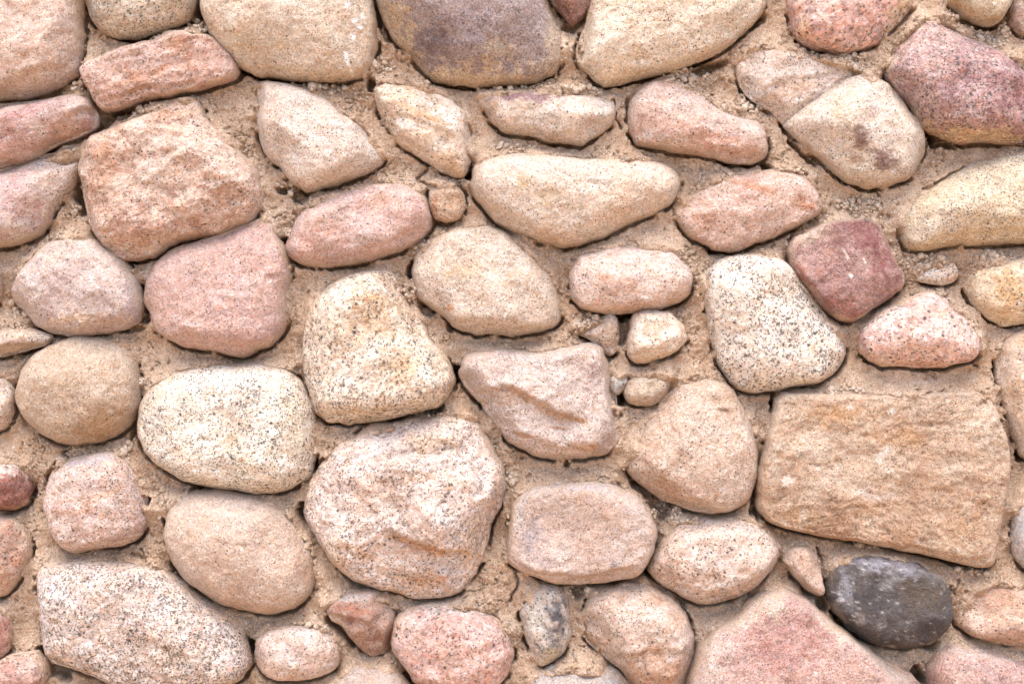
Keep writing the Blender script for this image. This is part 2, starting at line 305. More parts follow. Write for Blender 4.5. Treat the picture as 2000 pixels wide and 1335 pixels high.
 st([(1114,562),(1120,526),(1135,500),(1165,488),(1220,482),(1280,480),(1315,491),(1340,512),(1349,540),(1342,570),(1320,592),(1280,603),(1230,609),(1180,610),(1140,601),(1118,582)], (228,200,184), (220,180,160), q=1.6, ang=.35, H=48, pink=.25, dark=.05, dust=.3, cr=[([(1190,610),(1200,575),(1196,540)], 3, 3, 30)], pa=[(1180,545,20,8,10,(212,158,116),.6)],
    label='medium pinkish oval cobble above a black gap'),
 st([(1538,492),(1550,468),(1580,451),(1620,436),(1680,428),(1712,440),(1724,470),(1740,505),(1759,535),(1756,560),(1730,585),(1690,610),(1660,626),(1630,621),(1600,592),(1570,560),(1545,527)], (190,138,130), (164,100,98), q=4, e=.45, ang=.45, sm=5, H=46, pink=.35, con=.45, dark=.08, dust=.3,
    label='wine red squarish block with white scratches', pa=[(1700,500,26,50,-25,(148,82,84),.7),(1665,450,50,20,10,(160,100,98),.7),(1640,600,40,20,30,(164,96,78),.6),(1556,535,8,40,-30,(166,92,76),.6),(1640,503,2.2,14,-28,(248,240,228),.9),(1674,512,2,6,-35,(248,240,228),.9),(1648,540,3,5,-20,(252,248,240),1.),(1570,470,40,14,-25,(216,192,172),.7)]),
 st([(1785,546),(1800,531),(1825,518),(1855,512),(1866,534),(1860,549),(1830,556),(1800,553)], (230,214,196), q=1.6, dark=.14, H=20, sm=5, ang=.6),
 st([(1884,562),(1890,536),(1920,516),(1960,510),(2030,498),(2100,520),(2110,590),(2050,628),(1990,632),(1960,637),(1930,621),(1900,592)], (230,204,164), (220,176,116), q=1.4, H=46, dark=.07, dust=.25, pa=[(1955,575,30,30,0,(214,164,98),.6)]),
 st([(1374,572),(1378,540),(1395,514),(1430,503),(1470,499),(1512,498),(1540,520),(1562,555),(1590,590),(1616,625),(1641,660),(1646,690),(1630,726),(1590,746),(1530,756),(1480,765),(1450,762),(1425,741),(1400,702),(1385,652),(1378,610)], (226,214,198), (220,204,186), q=1.9, ang=.3, H=56, dark=.26, con=.35, pink=.06, dust=.35,
    label='tall off white boulder peppered with black specks', gs=.62, pa=[(1530,560,60,36,40,(210,192,170),.6)]),
 st([(1675,662),(1680,640),(1710,611),(1750,590),(1790,575),(1820,575),(1850,592),(1880,620),(1900,650),(1906,680),(1890,705),(1850,712),(1790,715),(1730,712),(1700,702),(1680,686)], (218,184,172), (212,170,158), q=1.8, ang=.45, H=48, pink=.5, con=.5, dark=.09, dust=.3,
    label='dusty topped pink granite stone under the wine red block', gs=.55, pa=[(1720,625,50,16,-30,(208,190,180),.8),(1880,640,14,40,-28,(208,190,180),.7)]),
 # ---- third row
 st([(28,580),(36,556),(52,538),(60,516),(85,490),(110,472),(145,465),(190,475),(235,500),(260,530),(276,565),(282,605),(275,625),(245,640),(200,650),(150,653),(105,645),(75,630),(52,605)], (216,192,180), (206,176,168), q=2.2, ang=.5, H=52, dark=.05, pink=.1, dust=.4,
    cr=[([(60,520),(72,545),(85,560)], -5, 4, 30), ([(30,560),(60,545),(75,545)], 4, 4, 25)], pa=[(215,590,35,30,30,(190,166,160),.5),(170,622,60,8,-8,(218,176,136),.5)]),
 st([(285,572),(290,545),(310,516),(330,496),(362,480),(420,465),(480,441),(515,428),(534,436),(540,462),(556,485),(566,530),(567,548),(561,566),(563,600),(560,635),(545,660),(510,681),(480,694),(440,690),(400,680),(350,670),(315,650),(300,621),(287,592)], (220,180,168), (214,166,154), q=2.6, ang=.3, H=54, pink=.3, dark=.05, dust=.3,
    label='large flat faced salmon pink boulder', gs=1.2, cr=[([(525,540),(545,542),(570,536)], 5, 3, 30), ([(310,530),(350,520),(400,500),(470,470)], -4, 8, 40)]),
 st([(599,642),(605,610),(620,580),(650,556),(690,538),(740,528),(762,530),(775,550),(795,590),(820,630),(850,670),(880,710),(889,740),(880,765),(855,790),(800,805),(740,815),(680,824),(640,822),(615,802),(605,760),(597,700)], (222,204,180), (212,182,148), q=2.4, ang=.4, H=58, dark=.17, con=.5, dust=.15,
    label='tan trapezoid boulder with brown weathered patch', gs=.6, cr=[([(625,800),(700,803),(760,795),(850,785)], 8, 4, 30)], pa=[(750,620,50,45,20,(190,148,98),.55),(780,720,40,30,0,(198,160,116),.5),(735,583,26,8,5,(204,150,84),.6)]),
 st([(-70,650),(-10,645),(38,640),(78,648),(105,655),(92,674),(55,680),(30,690),(0,696),(-70,700),(-95,675)], (216,192,166), (200,166,142), q=2, ang=.8, sm=4, H=30, dust=.3, cr=[([(0,690),(30,672),(100,668)], 6, 4, 20)]),
 st([(40,762),(50,720),(75,690),(110,670),(160,658),(210,660),(245,672),(268,702),(275,750),(272,790),(258,825),(230,846),(190,862),(140,866),(95,850),(60,821),(42,790)], (216,188,158), (204,166,126), q=1.5, ang=.2, H=56, dark=.06, dust=.2,
    label='round tan cobble touching the white speckled boulder', pa=[(210,820,60,28,-25,(186,140,90),.6),(120,720,60,30,0,(220,196,172),.5)]),
 st([(272,822),(280,785),(300,756),(330,735),(380,720),(440,712),(510,710),(560,722),(590,750),(606,785),(614,830),(615,890),(605,926),(570,950),(530,960),(480,958),(420,948),(360,935),(320,910),(290,881),(275,850)], (232,221,202), (226,210,184), q=1.6, ang=.22, H=60, dark=.22, con=.3, pink=.04, dust=.15,
    label='big near white oval boulder with fine black specks', gs=.75, pa=[(310,780,30,40,30,(206,190,170),.5),(585,840,24,80,-5,(214,190,156),.5)]),
 st([(-80,725),(0,730),(20,746),(33,775),(30,801),(10,836),(-60,848),(-110,790)], (228,206,188), q=1.5, H=40, pink=.18),
 st([(-90,535),(-20,528),(3,540),(9,562),(4,588),(-20,602),(-90,600),(-120,565)], (214,180,140), H=30),
 st([(898,732),(905,701),(930,686),(980,680),(1040,689),(1100,680),(1150,672),(1175,680),(1186,710),(1191,755),(1205,808),(1209,835),(1201,865),(1175,885),(1130,892),(1080,891),(1040,885),(1000,861),(965,821),(940,786),(915,761)], (220,196,182), (212,182,168), q=2.0, ang=.55, rough=1.3, H=58, dark=.08, dust=.3,
    label='greyish pink block cut by an ochre diagonal crease', cr=[([(925,768),(980,752),(1010,758),(1047,780),(1085,800),(1112,808),(1142,820)], 14, 4, 55), ([(1070,828),(1105,835)], 5, 3, 18), ([(1000,845),(1030,845),(1090,870),(1160,870)], 6, 5, 30)],
    pa=[(1010,768,36,11,12,(210,158,110),.6),(1070,803,46,11,28,(210,160,112),.6),(1120,815,26,5,14,(208,150,92),.7),(1150,872,34,10,10,(206,152,100),.55),(1085,832,18,3,8,(188,124,66),.7),(1020,845,20,6,12,(196,136,86),.6)]),
 st([(1225,672),(1228,641),(1238,616),(1265,608),(1305,612),(1330,635),(1339,662),(1320,684),(1280,697),(1245,706),(1229,696)], (230,208,184), (222,184,144), q=2, ang=.4, sm=6, H=40, dark=.04, cr=[([(1230,690),(1270,684),(1300,668),(1338,664)], 6, 4, 25)],
    label='small cream cobble next to a black gap'),
 st([(1128,652),(1150,640),(1172,622),(1192,612),(1204,625),(1206,652),(1200,684),(1188,694),(1160,668)], (206,182,160), H=20, ang=.7, sm=5, dust=.8),
 st([(1216,768),(1224,746),(1250,731),(1285,728),(1311,740),(1302,770),(1272,790),(1240,791),(1224,782)], (218,192,162), (214,180,140), H=26, ang=.4, dust=.4),
 st([(1188,742),(1196,733),(1222,731),(1226,745),(1214,765),(1204,772),(1192,760)], (190,184,176), H=12, ang=.6, sm=4, dust=.5),
 st([(1228,912),(1235,880),(1255,845),(1275,810),(1300,772),(1325,746),(1360,733),(1400,740),(1430,765),(1450,800),(1468,841),(1474,880),(1472,930),(1460,975),(1430,992),(1390,1000),(1340,992),(1290,971),(1250,941)], (220,190,166), (212,174,142), q=1.6, ang=.4, H=58, dark=.08, dust=.25,
    label='egg shaped peach boulder with a small dark nick', cr=[([(1232,890),(1265,905),(1285,930),(1310,945)], 6, 4, 35), ([(1392,798),(1405,795),(1418,802)], 7, 2, 12), ([(1310,800),(1345,825),(1340,860)], -3, 3, 20)], pa=[(1405,796,12,3,8,(150,110,70),.7),(1300,950,50,20,20,(204,152,110),.5)]),
 st([(1516,778),(1528,765),(1600,770),(1700,772),(1800,768),(1900,764),(1920,768),(1936,795),(1950,840),(1962,880),(1963,920),(1955,960),(1946,1010),(1937,1070),(1930,1100),(1900,1103),(1850,1091),(1800,1076),(1720,1061),(1660,1050),(1600,1040),(1540,1029),(1500,1016),(1476,990),(1478,930),(1490,880),(1503,820)], (216,182,148), (202,152,104), q=7, e=.36, ang=.10, rough=1.7, sm=3, H=42, dark=.07, con=.4, dust=.2, mix=.5,
    label='largest stone, a flat rectangular orange tan slab', band=(-4,.9), cr=[([(1650,1050),(1760,1058),(1850,1080),(1925,1092)], 6, 3, 40), ([(1500,850),(1540,830),(1580,880)], -4, 4, 30), ([(1690,845),(1770,825),(1850,815)], 3, 5, 30)],
    pa=[(1620,810,90,22,0,(204,152,96),.6),(1730,850,70,18,-5,(200,146,90),.55),(1540,1000,50,30,10,(204,150,98),.6),(1700,985,80,14,4,(204,156,108),.5),(1880,1030,50,26,0,(208,160,110),.5),(1718,890,14,20,30,(242,228,214),.6),(1530,935,10,14,30,(246,232,222),.7),(1560,1000,8,20,0,(240,224,206),.5),(1700,960,30,14,0,(234,214,200),.5),(1650,795,8,8,0,(244,232,220),.6),(1730,800,10,6,0,(244,232,220),.6),(1505,900,14,50,5,(210,188,166),.7)]),
 st([(1940,702),(1945,680),(1965,661),(2000,648),(2060,645),(2120,690),(2130,800),(2090,880),(2030,905),(2000,895),(1985,870),(1970,830),(1955,780),(1945,741)], (222,194,168), (212,172,130), q=1.5, H=50, dust=.35),
 st([(1974,1002),(1985,962),(2010,941),(2070,930),(2130,980),(2120,1070),(2060,1110),(2005,1107),(1981,1080),(1976,1040)], (212,206,202), (200,196,194), q=1.5, H=44, dark=.04, dust=.1),
 # ---- fourth row
 st([(95,990),(98,950),(110,916),(140,896),(180,886),(215,878),(245,886),(270,920),(285,960),(291,1010),(276,1040),(245,1062),(200,1067),(150,1075),(120,1060),(105,1030)], (222,192,178), (214,174,156), q=1.9, ang=.5, rough=1.2, H=54, dark=.11, pink=.2, dust=.3,
    label='pink blocky cobble with rust grain and dusty top tinted with painted skylight', band=(-8,.6), pa=[(190,895,60,10,-8,(190,184,190),.6),(220,960,46,7,-24,(206,152,108),.5),(170,990,46,10,0,(204,140,106),.5)], cr=[([(125,1050),(180,1060),(270,1040)], 6, 4, 30)]),  # top patch: pale dust with the blue of the sky painted in
 st([(325,1042),(330,1000),(345,976),(380,960),(430,957),(490,968),(545,990),(580,1016),(600,1050),(612,1090),(615,1130),(605,1160),(570,1185),(520,1194),(470,1186),(420,1166),(375,1136),(345,1100),(330,1068)], (222,192,168), (214,174,142), q=1.4, ang=.2, H=62, dark=.05, dust=.25,
    label='smooth egg like peach boulder lying tilted', gs=1.4),
 st([(597,992),(605,950),(630,906),(660,866),(710,840),(780,826),(850,816),(890,808),(920,812),(945,840),(965,875),(981,910),(986,950),(977,985),(955,1015),(945,1065),(928,1112),(900,1150),(850,1165),(800,1160),(745,1145),(690,1125),(650,1096),(628,1060),(606,1028)], (219,196,183), (212,180,160), q=1.7, ang=.55, rough=1.4, H=68, dark=.13, con=.45, dust=.2,
    label='very large pale pink boulder with a ledge and orange tinted crease', gs=.7, cr=[([(740,905),(790,888),(822,884),(858,890),(876,880),(893,877),(917,892),(930,912),(938,930),(945,960)], -21, 4, 80), ([(755,1010),(775,1030),(796,1042),(839,1050),(863,1066),(936,1074)], 19, 4, 80), ([(640,1050),(690,1065),(715,1085)], 6, 4, 30)],
    pa=[(800,1048,46,9,20,(200,142,92),.7),(850,1068,36,13,20,(206,152,106),.65),(840,1125,50,18,-8,(210,158,112),.55),(695,1060,46,8,28,(208,156,104),.5),(660,1080,20,30,-30,(214,178,136),.5),(850,860,60,20,0,(216,180,142),.45),(830,920,40,10,-5,(210,166,122),.4),(925,1060,30,60,15,(210,180,150),.5)]),  # orange below the crease: stain together with painted warm shade
 st([(-80,890),(0,893),(32,900),(55,925),(63,955),(50,984),(30,995),(0,990),(-70,990),(-115,940)], (176,110,94), (160,88,74), q=1.7, pink=.45, con=.5, dark=.12, H=42, dust=.1, pa=[(20,905,50,18,10,(208,192,180),.9)],
    label='brick red stone with a pale dusty cap'),
 st([(-80,1010),(0,1004),(40,1014),(63,1050),(58,1090),(40,1130),(15,1156),(-70,1172),(-120,1090)], (212,166,138), (200,142,108), q=1.6, ang=.6, rough=1.6, H=44, pink=.25),
 st([(-80,1185),(0,1175),(18,1195),(21,1230),(15,1264),(0,1281),(-70,1285),(-100,1230)], (208,142,126), (196,126,108), pink=.4, H=34, pa=[(10,1190,20,14,0,(200,186,178),.8)]),
 st([(-80,1310),(0,1292),(32,1275),(74,1270),(90,1295),(97,1318),(88,1345),(70,1400),(-20,1440),(-100,1400)], (204,156,142), (186,126,112), q=3, ang=.6, sm=4, pink=.35, con=.5, dark=.1, H=44,
    label='reddish angular stone with a flat face and straight edges'),
 st([(74,1122),(85,1101),(130,1093),(200,1091),(280,1100),(330,1116),(370,1146),(420,1181),(460,1216),(484,1250),(494,1290),(470,1325),(400,1350),(300,1352),(240,1336),(200,1320),(140,1300),(105,1290),(93,1265),(88,1230),(85,1180),(76,1146)], (212,193,180), (204,177,160), q=2.2, ang=.5, rough=1.2, H=60, dark=.26, con=.5, dust=.2,
    label='wide speckled grey pink boulder with one long sloping shoulder', gs=.65, pa=[(110,1130,40,30,0,(208,196,190),.6),(100,1210,16,70,0,(200,188,182),.5),(350,1270,60,20,-10,(206,176,144),.4)]),
 st([(500,1266),(505,1240),(530,1225),(580,1217),(630,1220),(655,1240),(665,1270),(660,1296),(630,1315),(590,1325),(550,1322),(525,1315),(508,1296)], (218,192,178), (210,174,152), q=1.7, ang=.2, H=44, pink=.12, dust=.35,
    label='small dusty pink cobble beside the triangular red stone'),
 st([(632,1176),(660,1160),(700,1152),(736,1150),(756,1170),(769,1195),(766,1235),(755,1270),(725,1279),(705,1263),(675,1226),(645,1205)], (198,154,130), (186,126,100), q=1.6, ang=.85, sm=4, H=46, pink=.35, dark=.08, dust=.2,
    label='russet triangular stone with a pale facet', cr=[([(640,1192),(690,1196),(725,1202),(760,1188)], 9, 3, 50)], pa=[(690,1160,45,7,-5,(206,194,186),.85),(665,1208,26,16,40,(206,184,160),.8),(700,1182,46,8,8,(188,120,92),.7)]),
 st([(766,1252),(775,1211),(790,1190),(830,1178),(880,1175),(930,1185),(970,1206),(995,1241),(1001,1280),(990,1316),(950,1346),(900,1356),(850,1346),(810,1326),(790,1296),(772,1270)], (212,172,160), (202,156,143), q=1.8, ang=.3, H=52, pink=.55, con=.5, dark=.06, dust=.15,
    label='salmon pink granite cobble with dusty top edge', gs=.6, pa=[(880,1182,90,11,6,(206,190,180),.85),(800,1210,22,26,20,(204,188,176),.6)]),
 st([(648,1340),(670,1311),(700,1294),(735,1290),(770,1305),(800,1336),(800,1385),(750,1430),(680,1420),(645,1385)], (216,192,178), H=44, dust=.45),
 st([(1020,1190),(1035,1160),(1060,1142),(1085,1140),(1103,1160),(1113,1200),(1114,1240),(1100,1270),(1075,1290),(1055,1299),(1041,1285),(1032,1250),(1024,1220)], (200,188,174), (190,176,162), q=1.4, ang=.3, H=38, dark=.1, dust=.3,
    label='narrow upright grey stone with charcoal smudge', pa=[(1085,1195,18,32,-14,(92,88,92),.85),(1075,1240,18,22,0,(120,112,110),.6),(1075,1270,16,20,0,(196,178,140),.6)]),
 st([(1133,1202),(1150,1166),(1180,1146),(1220,1138),(1270,1145),(1310,1165),(1335,1195),(1349,1235),(1351,1280),(1346,1310),(1330,1345),(1310,1390),(1260,1400),(1232,1345),(1218,1305),(1187,1282),(1150,1252)], (214,186,166), (206,162,130), q=1.5, ang=.5, H=58, dark=.09, dust=.4,
    label='lumpy peach boulder with a russet lower half', band=(-15,.6), pa=[(1270,1300,60,40,-10,(190,140,104),.75),(1180,1190,46,40,0,(204,186,172),.5)], cr=[([(1215,1270),(1260,1258),(1345,1255)], 7, 6, 60)]),
 st([(1015,1350),(1040,1316),(1080,1300),(1140,1295),(1190,1300),(1222,1326),(1238,1365),(1210,1410),(1120,1430),(1040,1410)], (202,188,178), (186,174,168), H=44, dust=.4, pa=[(1185,1325,25,18,0,(160,156,160),.6)]),
 st([(1265,1107),(1275,1080),(1300,1046),(1330,1020),(1370,1010),(1430,1010),(1480,1020),(1510,1046),(1519,1075),(1505,1106),(1475,1140),(1430,1165),(1380,1179),(1340,1165),(1300,1141),(1275,1126)], (217,189,171), (210,174,150), q=1.7, ang=.45, H=54, dark=.13, dust=.25,
    label='speckled peach boulder shaped like a lozenge', cr=[([(1290,1125),(1380,1150),(1440,1140),(1515,1080)], 7, 6, 40)]),
 st([(990,1090),(995,1040),(1000,985),(1020,960),(1070,942),(1130,939),(1190,945),(1235,965),(1265,1000),(1281,1030),(1275,1066),(1258,1100),(1241,1121),(1190,1129),(1130,1136),(1080,1131),(1030,1116),(1000,1101)], (220,192,176), (212,178,158), q=4, e=.46, ang=.3, H=52, dark=.06, pink=.12, dust=.2,
    label='flat faced peach boulder with bluish grey smudges', cr=[([(1000,1085),(1050,1108),(1120,1118),(1180,1108),(1250,1095)], 12, 4, 40)], pa=[(1035,1040,20,40,20,(160,146,148),.6),(1060,1085,40,10,10,(168,152,148),.5),(1015,990,12,40,8,(206,196,188),.6),(1195,1088,10,8,0,(150,134,136),.5),(1150,945,80,7,2,(192,188,194),.5)]),  # bluish strip along the top edge is skylight painted over dust
 st([(1335,1390),(1343,1325),(1360,1266),(1385,1226),(1430,1204),(1455,1170),(1490,1150),(1530,1147),(1570,1164),(1600,1195),(1650,1235),(1710,1275),(1770,1310),(1805,1345),(1810,1400),(1740,1460),(1560,1480),(1400,1450)], (214,172,160), (204,148,138), q=4.2, e=.55, ang=.4, H=72, pink=.4, con=.45, dark=.07, dust=.25,
    label='huge pink boulder with dusty shoulders below the charcoal cobble', pa=[(1470,1185,70,20,-38,(214,194,176),.95),(1640,1225,90,18,34,(216,198,180),.8),(1380,1290,30,60,22,(212,192,178),.8),(1520,1250,80,60,0,(200,140,132),.5),(1740,1305,60,14,30,(214,196,182),.7)]),
 st([(1613,1142),(1620,1110),(1640,1085),(1680,1076),(1730,1085),(1790,1100),(1830,1120),(1849,1150),(1851,1190),(1841,1225),(1815,1250),(1770,1259),(1730,1259),(1690,1245),(1655,1220),(1630,1190),(1615,1165)], (98,88,84), (82,74,76), q=2, ang=.3, H=52, dark=.05, pink=.02, con=.35, dust=.0,
    label='dark charcoal cobble with pale dust flecks', gs=1.1, pa=[(1720,1096,90,14,8,(150,144,150),.75),(1640,1140,14,40,10,(150,146,150),.6),(1790,1150,50,24,15,(104,88,70),.5),(1725,1125,30,9,-15,(160,152,148),.5),(1705,1205,8,26,14,(140,130,124),.5),(1660,1195,12,12,0,(150,136,126),.5),(1632,1162,6,5,0,(210,204,198),.7),(1830,1110,30,10,35,(166,160,162),.6)], fleck=1),
 st([(1528,1092),(1540,1068),(1580,1064),(1594,1088),(1603,1128),(1606,1150),(1596,1161),(1571,1146),(1549,1121)], (212,178,154), (204,164,136), q=2.4, ang=.8, sm=4, H=32, pink=.2, dust=.4,
    label='thin pinkish sliver of stone beside the charcoal cobble'),
 st([(1868,1212),(1880,1176),(1910,1146),(1950,1135),(2030,1146),(2100,1180),(2090,1240),(2040,1264),(1990,1256),(1930,1250),(1890,1236)], (216,178,152), (204,150,112), q=1.6, ang=.5, H=44, pink=.25, dust=.3),
 st([(1806,1302),(1825,1266),(1850,1253),(1900,1258),(1960,1275),(2010,1290),(2080,1310),(2110,1370),(2060,1440),(1940,1450),(1850,1410),(1815,1345)], (200,156,147), (186,130,122), q=1.9, ang=.4, H=50, pink=.45, con=.5, dust=.2,
    label='rosy red boulder with a pale dusty top edge', pa=[(1900,1268,90,9,10,(206,188,176),.8),(1850,1310,26,26,0,(206,178,160),.6)]),
]

# ------------------------------------------------------------------ outline helpers
def resample(p, n=None, step=None):
    q = np.vstack([p, p[:1]]); d = np.hypot(*np.diff(q, axis=0).T); s = np.concatenate([[0], np.cumsum(d)])
    n = n or max(24, int(s[-1] / step)); t = np.linspace(0, s[-1], n, endpoint=False)
    return np.stack([np.interp(t, s, q[:, 0]), np.interp(t, s, q[:, 1])], 1)
def gsmooth(p, sigma):
    r = int(3 * sigma) + 1; w = np.exp(-.5 * (np.arange(-r, r + 1) / sigma) ** 2); w /= w.sum()
    out = np.zeros_like(p)
    for i, k in enumerate(range(-r, r + 1)): out += w[i] * np.roll(p, -k, 0)
    return out
def area(p):
    x, y = p.T; return .5 * abs(np.dot(x, np.roll(y, -1)) - np.dot(y, np.roll(x, -1)))
def centroid(p):
    x, y = p.T; x1, y1 = np.roll(x, -1), np.roll(y, -1); c = x * y1 - x1 * y; A = c.sum() / 2
    return np.array([((x + x1) * c).sum(), ((y + y1) * c).sum()]) / (6 * A)
def mvphi(P, B):
    """smooth distance-to-edge field (mean value weights) of the outline B at points P"""
    out = np.empty(len(P))
    for s in range(0, len(P), 4000):
        v = B[None] - P[s:s + 4000, None]; r = np.hypot(v[..., 0], v[..., 1]) + 1e-6
        v1 = np.roll(v, -1, 1); r1 = np.roll(r, -1, 1)
        cr = v[..., 0] * v1[..., 1] - v[..., 1] * v1[..., 0]; dt = (v * v1).sum(-1)
        cr = np.where(np.abs(cr) < 1e-4, 1e-4, np.abs(cr))
        tn = np.clip((r * r1 - dt) / cr, 0, 1e5)
        out[s:s + 4000] = 2 / ((tn + np.roll(tn, 1, 1)) / r).sum(1)
    return out
def polydist(X, Y, L, closed=False):
    """distance, signed side of a polyline (+ = left of its direction seen with y down flipped up)"""
    A = L; Bp = np.roll(L, -1, 0)
    if not closed: A, Bp = L[:-1], L[1:]
    best = np.full(X.shape, 1e9); side = np.zeros(X.shape); along = np.zeros(X.shape); tot = 0
    for i in range(len(A)):
        ax, ay = A[i]; dx, dy = Bp[i] - A[i]; ll = dx * dx + dy * dy + 1e-9
        t = np.clip(((X - ax) * dx + (Y - ay) * dy) / ll, 0, 1)
        ex, ey = X - ax - t * dx, Y - ay - t * dy; d = ex * ex + ey * ey
        m = d < best
        best = np.where(m, d, best); side = np.where(m, -(dx * ey - dy * ex), side); along = np.where(m, tot + t * math.sqrt(ll), along)
        tot += math.sqrt(ll)
    return np.sqrt(best), np.sign(side), along / max(tot, 1e-6)
def inside(X, Y, B):
    r = np.zeros(X.shape, bool); x, y = B.T; x1, y1 = np.roll(x, -1), np.roll(y, -1)
    for i in range(len(B)):
        if y[i] == y1[i]: continue
        c = ((y[i] > Y) != (y1[i] > Y)) & (X < (x1[i] - x[i]) * (Y - y[i]) / (y1[i] - y[i]) + x[i]); r ^= c
    return r
DUST = alb((218, 199, 178)); FILM = alb((214, 188, 164))

def build_stone(sd, idx, parent, step=2.7):
    rng = np.random.default_rng(1000 + idx)
    P0 = resample(sd['p'], step=3.0); P0 = gsmooth(P0, sd.get('sm', 5.5) / 3.0)
    A = area(P0); C = centroid(P0); size = math.sqrt(A)
    n = int(np.clip(size / step, 14, 130)); n += n % 2
    B = resample(P0, n=4 * n)
    rad = B - C; rl = np.hypot(*rad.T)[:, None]
    sh = sd.get('rough', 1.)
    jag = (4.5 + 4.5 * (.3 + sd.get('ang', .35)) * facet(B[:, 0] + idx * 77, B[:, 1], 46, 7) + 2.6 * fbm(B[:, 0], B[:, 1], idx * 9.1, 26, 3, 11) + .7 * sh * fbm(B[:, 0], B[:, 1], idx * 9.1, 8, 2, 12))
    B = B + rad / rl * jag[:, None] * min(1, size / 90)
    sd['B'] = B; sd['A'] = A
    # disc-shaped grid filling the outline
    a = np.linspace(-1, 1, n + 1); U, V = np.meshgrid(a, a, indexing='ij'); U, V = U.ravel(), V.ravel()
    r = np.maximum(abs(U), abs(V))
    with np.errstate(divide='ignore', invalid='ignore'):
        s = np.where(r == 0, 0, np.where((V == -r) & (U < r), (U + r) / (8 * r), np.where((U == r) & (V < r), .25 + (V + r) / (8 * r), np.where((V == r) & (U > -r), .5 + (r - U) / (8 * r), .75 + (r - V) / (8 * r)))))
    s = np.nan_to_num(s) % 1.0
    kf = s * 4 * n; k0 = np.floor(kf).astype(int) % (4 * n); fr = (kf - np.floor(kf))[:, None]
    bd = B[k0] * (1 - fr) + B[(k0 + 1) % (4 * n)] * fr
    rr = 1 - (1 - r) ** 1.35
    P = C + (bd - C) * rr[:, None]
    Bm = B[::max(1, len(B) // 110)]
    phi = mvphi(P, Bm); edge = r > .9999; phi[edge] = 0; phi = np.maximum(phi, 0); pm = phi.max()
    H = 1.55 * sd.get('H', float(np.clip(.26 * size, 16, 60))); q = 1 + (sd.get('q', 1.6) - 1) * .62
    tx, ty = rng.uniform(-.12, .12, 2)
    R = size * .6
    def dome(ph, Q):
        t = np.clip(ph / pm, 0, 1)
        return H * np.clip(1 - (1 - t) ** q, 0, 1) ** sd.get('e', .66) * (1 + tx * (Q[:, 0] - C[0]) / R + ty * (Q[:, 1] - C[1]) / R)
    h = dome(phi, P); t = np.clip(phi / pm, 0, 1)
    ang = sd.get('ang', .35)
    if ang > 0:
        ids = rng.choice(np.where(t > .10)[0], 11)
        Q = P[ids]; e = 2.0
        h0 = h[ids]; gx = (dome(mvphi(Q + [e, 0], Bm), Q + [e, 0]) - dome(mvphi(Q - [e, 0], Bm), Q - [e, 0])) / (2 * e)
        gy = (dome(mvphi(Q + [0, e], Bm), Q + [0, e]) - dome(mvphi(Q - [0, e], Bm), Q - [0, e])) / (2 * e)
        pl = h0[None] + (P[:, None, 0] - Q[None, :, 0]) * gx + (P[:, None, 1] - Q[None, :, 1]) * gy
        pl = np.concatenate([pl - H * .22 * ang, (h + H * .05)[:, None]], 1)          # cut flats into the dome
        kk = 2.0 + 3 * (1 - ang); mn = pl.min(1); sm = mn - kk * np.log(np.exp(-(pl - mn[:, None]) / kk).sum(1))
        h = h + np.clip(sm - h, -H * .3, 4) * sstep(0, .16, t)
    X, Y = P.T
    zz = idx * 37.7
    wx = X + 5 * fbm(X, Y, zz, 34, 3, 31); wy = Y + 5 * fbm(X, Y, zz + 50, 34, 3, 32)
    crease = np.zeros(len(P))
    for L, amp, w, fall in sd.get('cr', []):
        d, sg, al = polydist(wx, wy, np.array(L, float)); sgd = d * sg
        win = sstep(0, .16, al) * sstep(1, .84, al)
        hi = 1 / (1 + np.exp(-np.clip(sgd * np.sign(amp) / w * 2.2, -30, 30)))
        amp *= 1.5
        h = h + abs(amp) * (hi - .5) * np.exp(-d / fall) * win * sstep(0, .12, t)
        h = h - abs(amp) * .10 * np.exp(-(d / (w * 1.2)) ** 2) * win
    ramp = sstep(-.02, .22, t)
    low = fbm(X, Y, zz, size * .55, 2, 21)
    h = h + ramp * low * H * .13
    zc = h * .8 + zz
    ridged = 1 - np.abs(fbm(X, Y, zc, 42, 3, 24)) * 2
    h = h + (.35 + .65 * ramp) * sh * (3.2 * fbm(X, Y, zc, 34, 5, 22, .6) + 1.3 * fbm(X, Y, zc, 10, 3, 23, .65) + 1.2 * ang * ridged)
    fw = np.column_stack([wx + 9 * fbm(X, Y, zz + 20, 60, 2, 34), wy + 9 * fbm(X, Y, zz + 21, 60, 2, 35)])
    fa = (.12 + ang * 1.15) * sh ** .5
    ca, sa = math.cos(idx * 1.7), math.sin(idx * 1.7); f_x, f_y = fw[:, 0] * ca - fw[:, 1] * sa + idx * 311, (fw[:, 0] * sa + fw[:, 1] * ca) * 1.25 + idx * 97
    h = h + (.3 + .7 * ramp) * fa * (10.5 * facet(f_x, f_y, 92, 3) + 5.2 * facet(f_x, f_y, 40, 4) + 1.9 * facet(f_x, f_y, 15, 5))
    pit = sstep(.34, .62, fbm(X, Y, zc, 15, 2, 27)); h = h - 1.5 * sh * pit * ramp
    lean = rng.uniform(-2, 2) + (10 if size < 95 else 3)
    front = np.column_stack([X, Y, h + lean])
    # rounded back, set in the mortar
    ring = np.empty(4 * n, int); gi = lambda i, j: i * (n + 1) + j
    ring[:n] = [gi(i, 0) for i in range(n)]; ring[n:2 * n] = [gi(n, j) for j in range(n)]
    ring[2 * n:3 * n] = [gi(n - i, n) for i in range(n)]; ring[3 * n:] = [gi(0, n - j) for j in range(n)]
    vs = [front]; faces = []
    I, J = np.meshgrid(np.arange(n), np.arange(n), indexing='ij'); g0 = (I * (n + 1) + J).ravel()
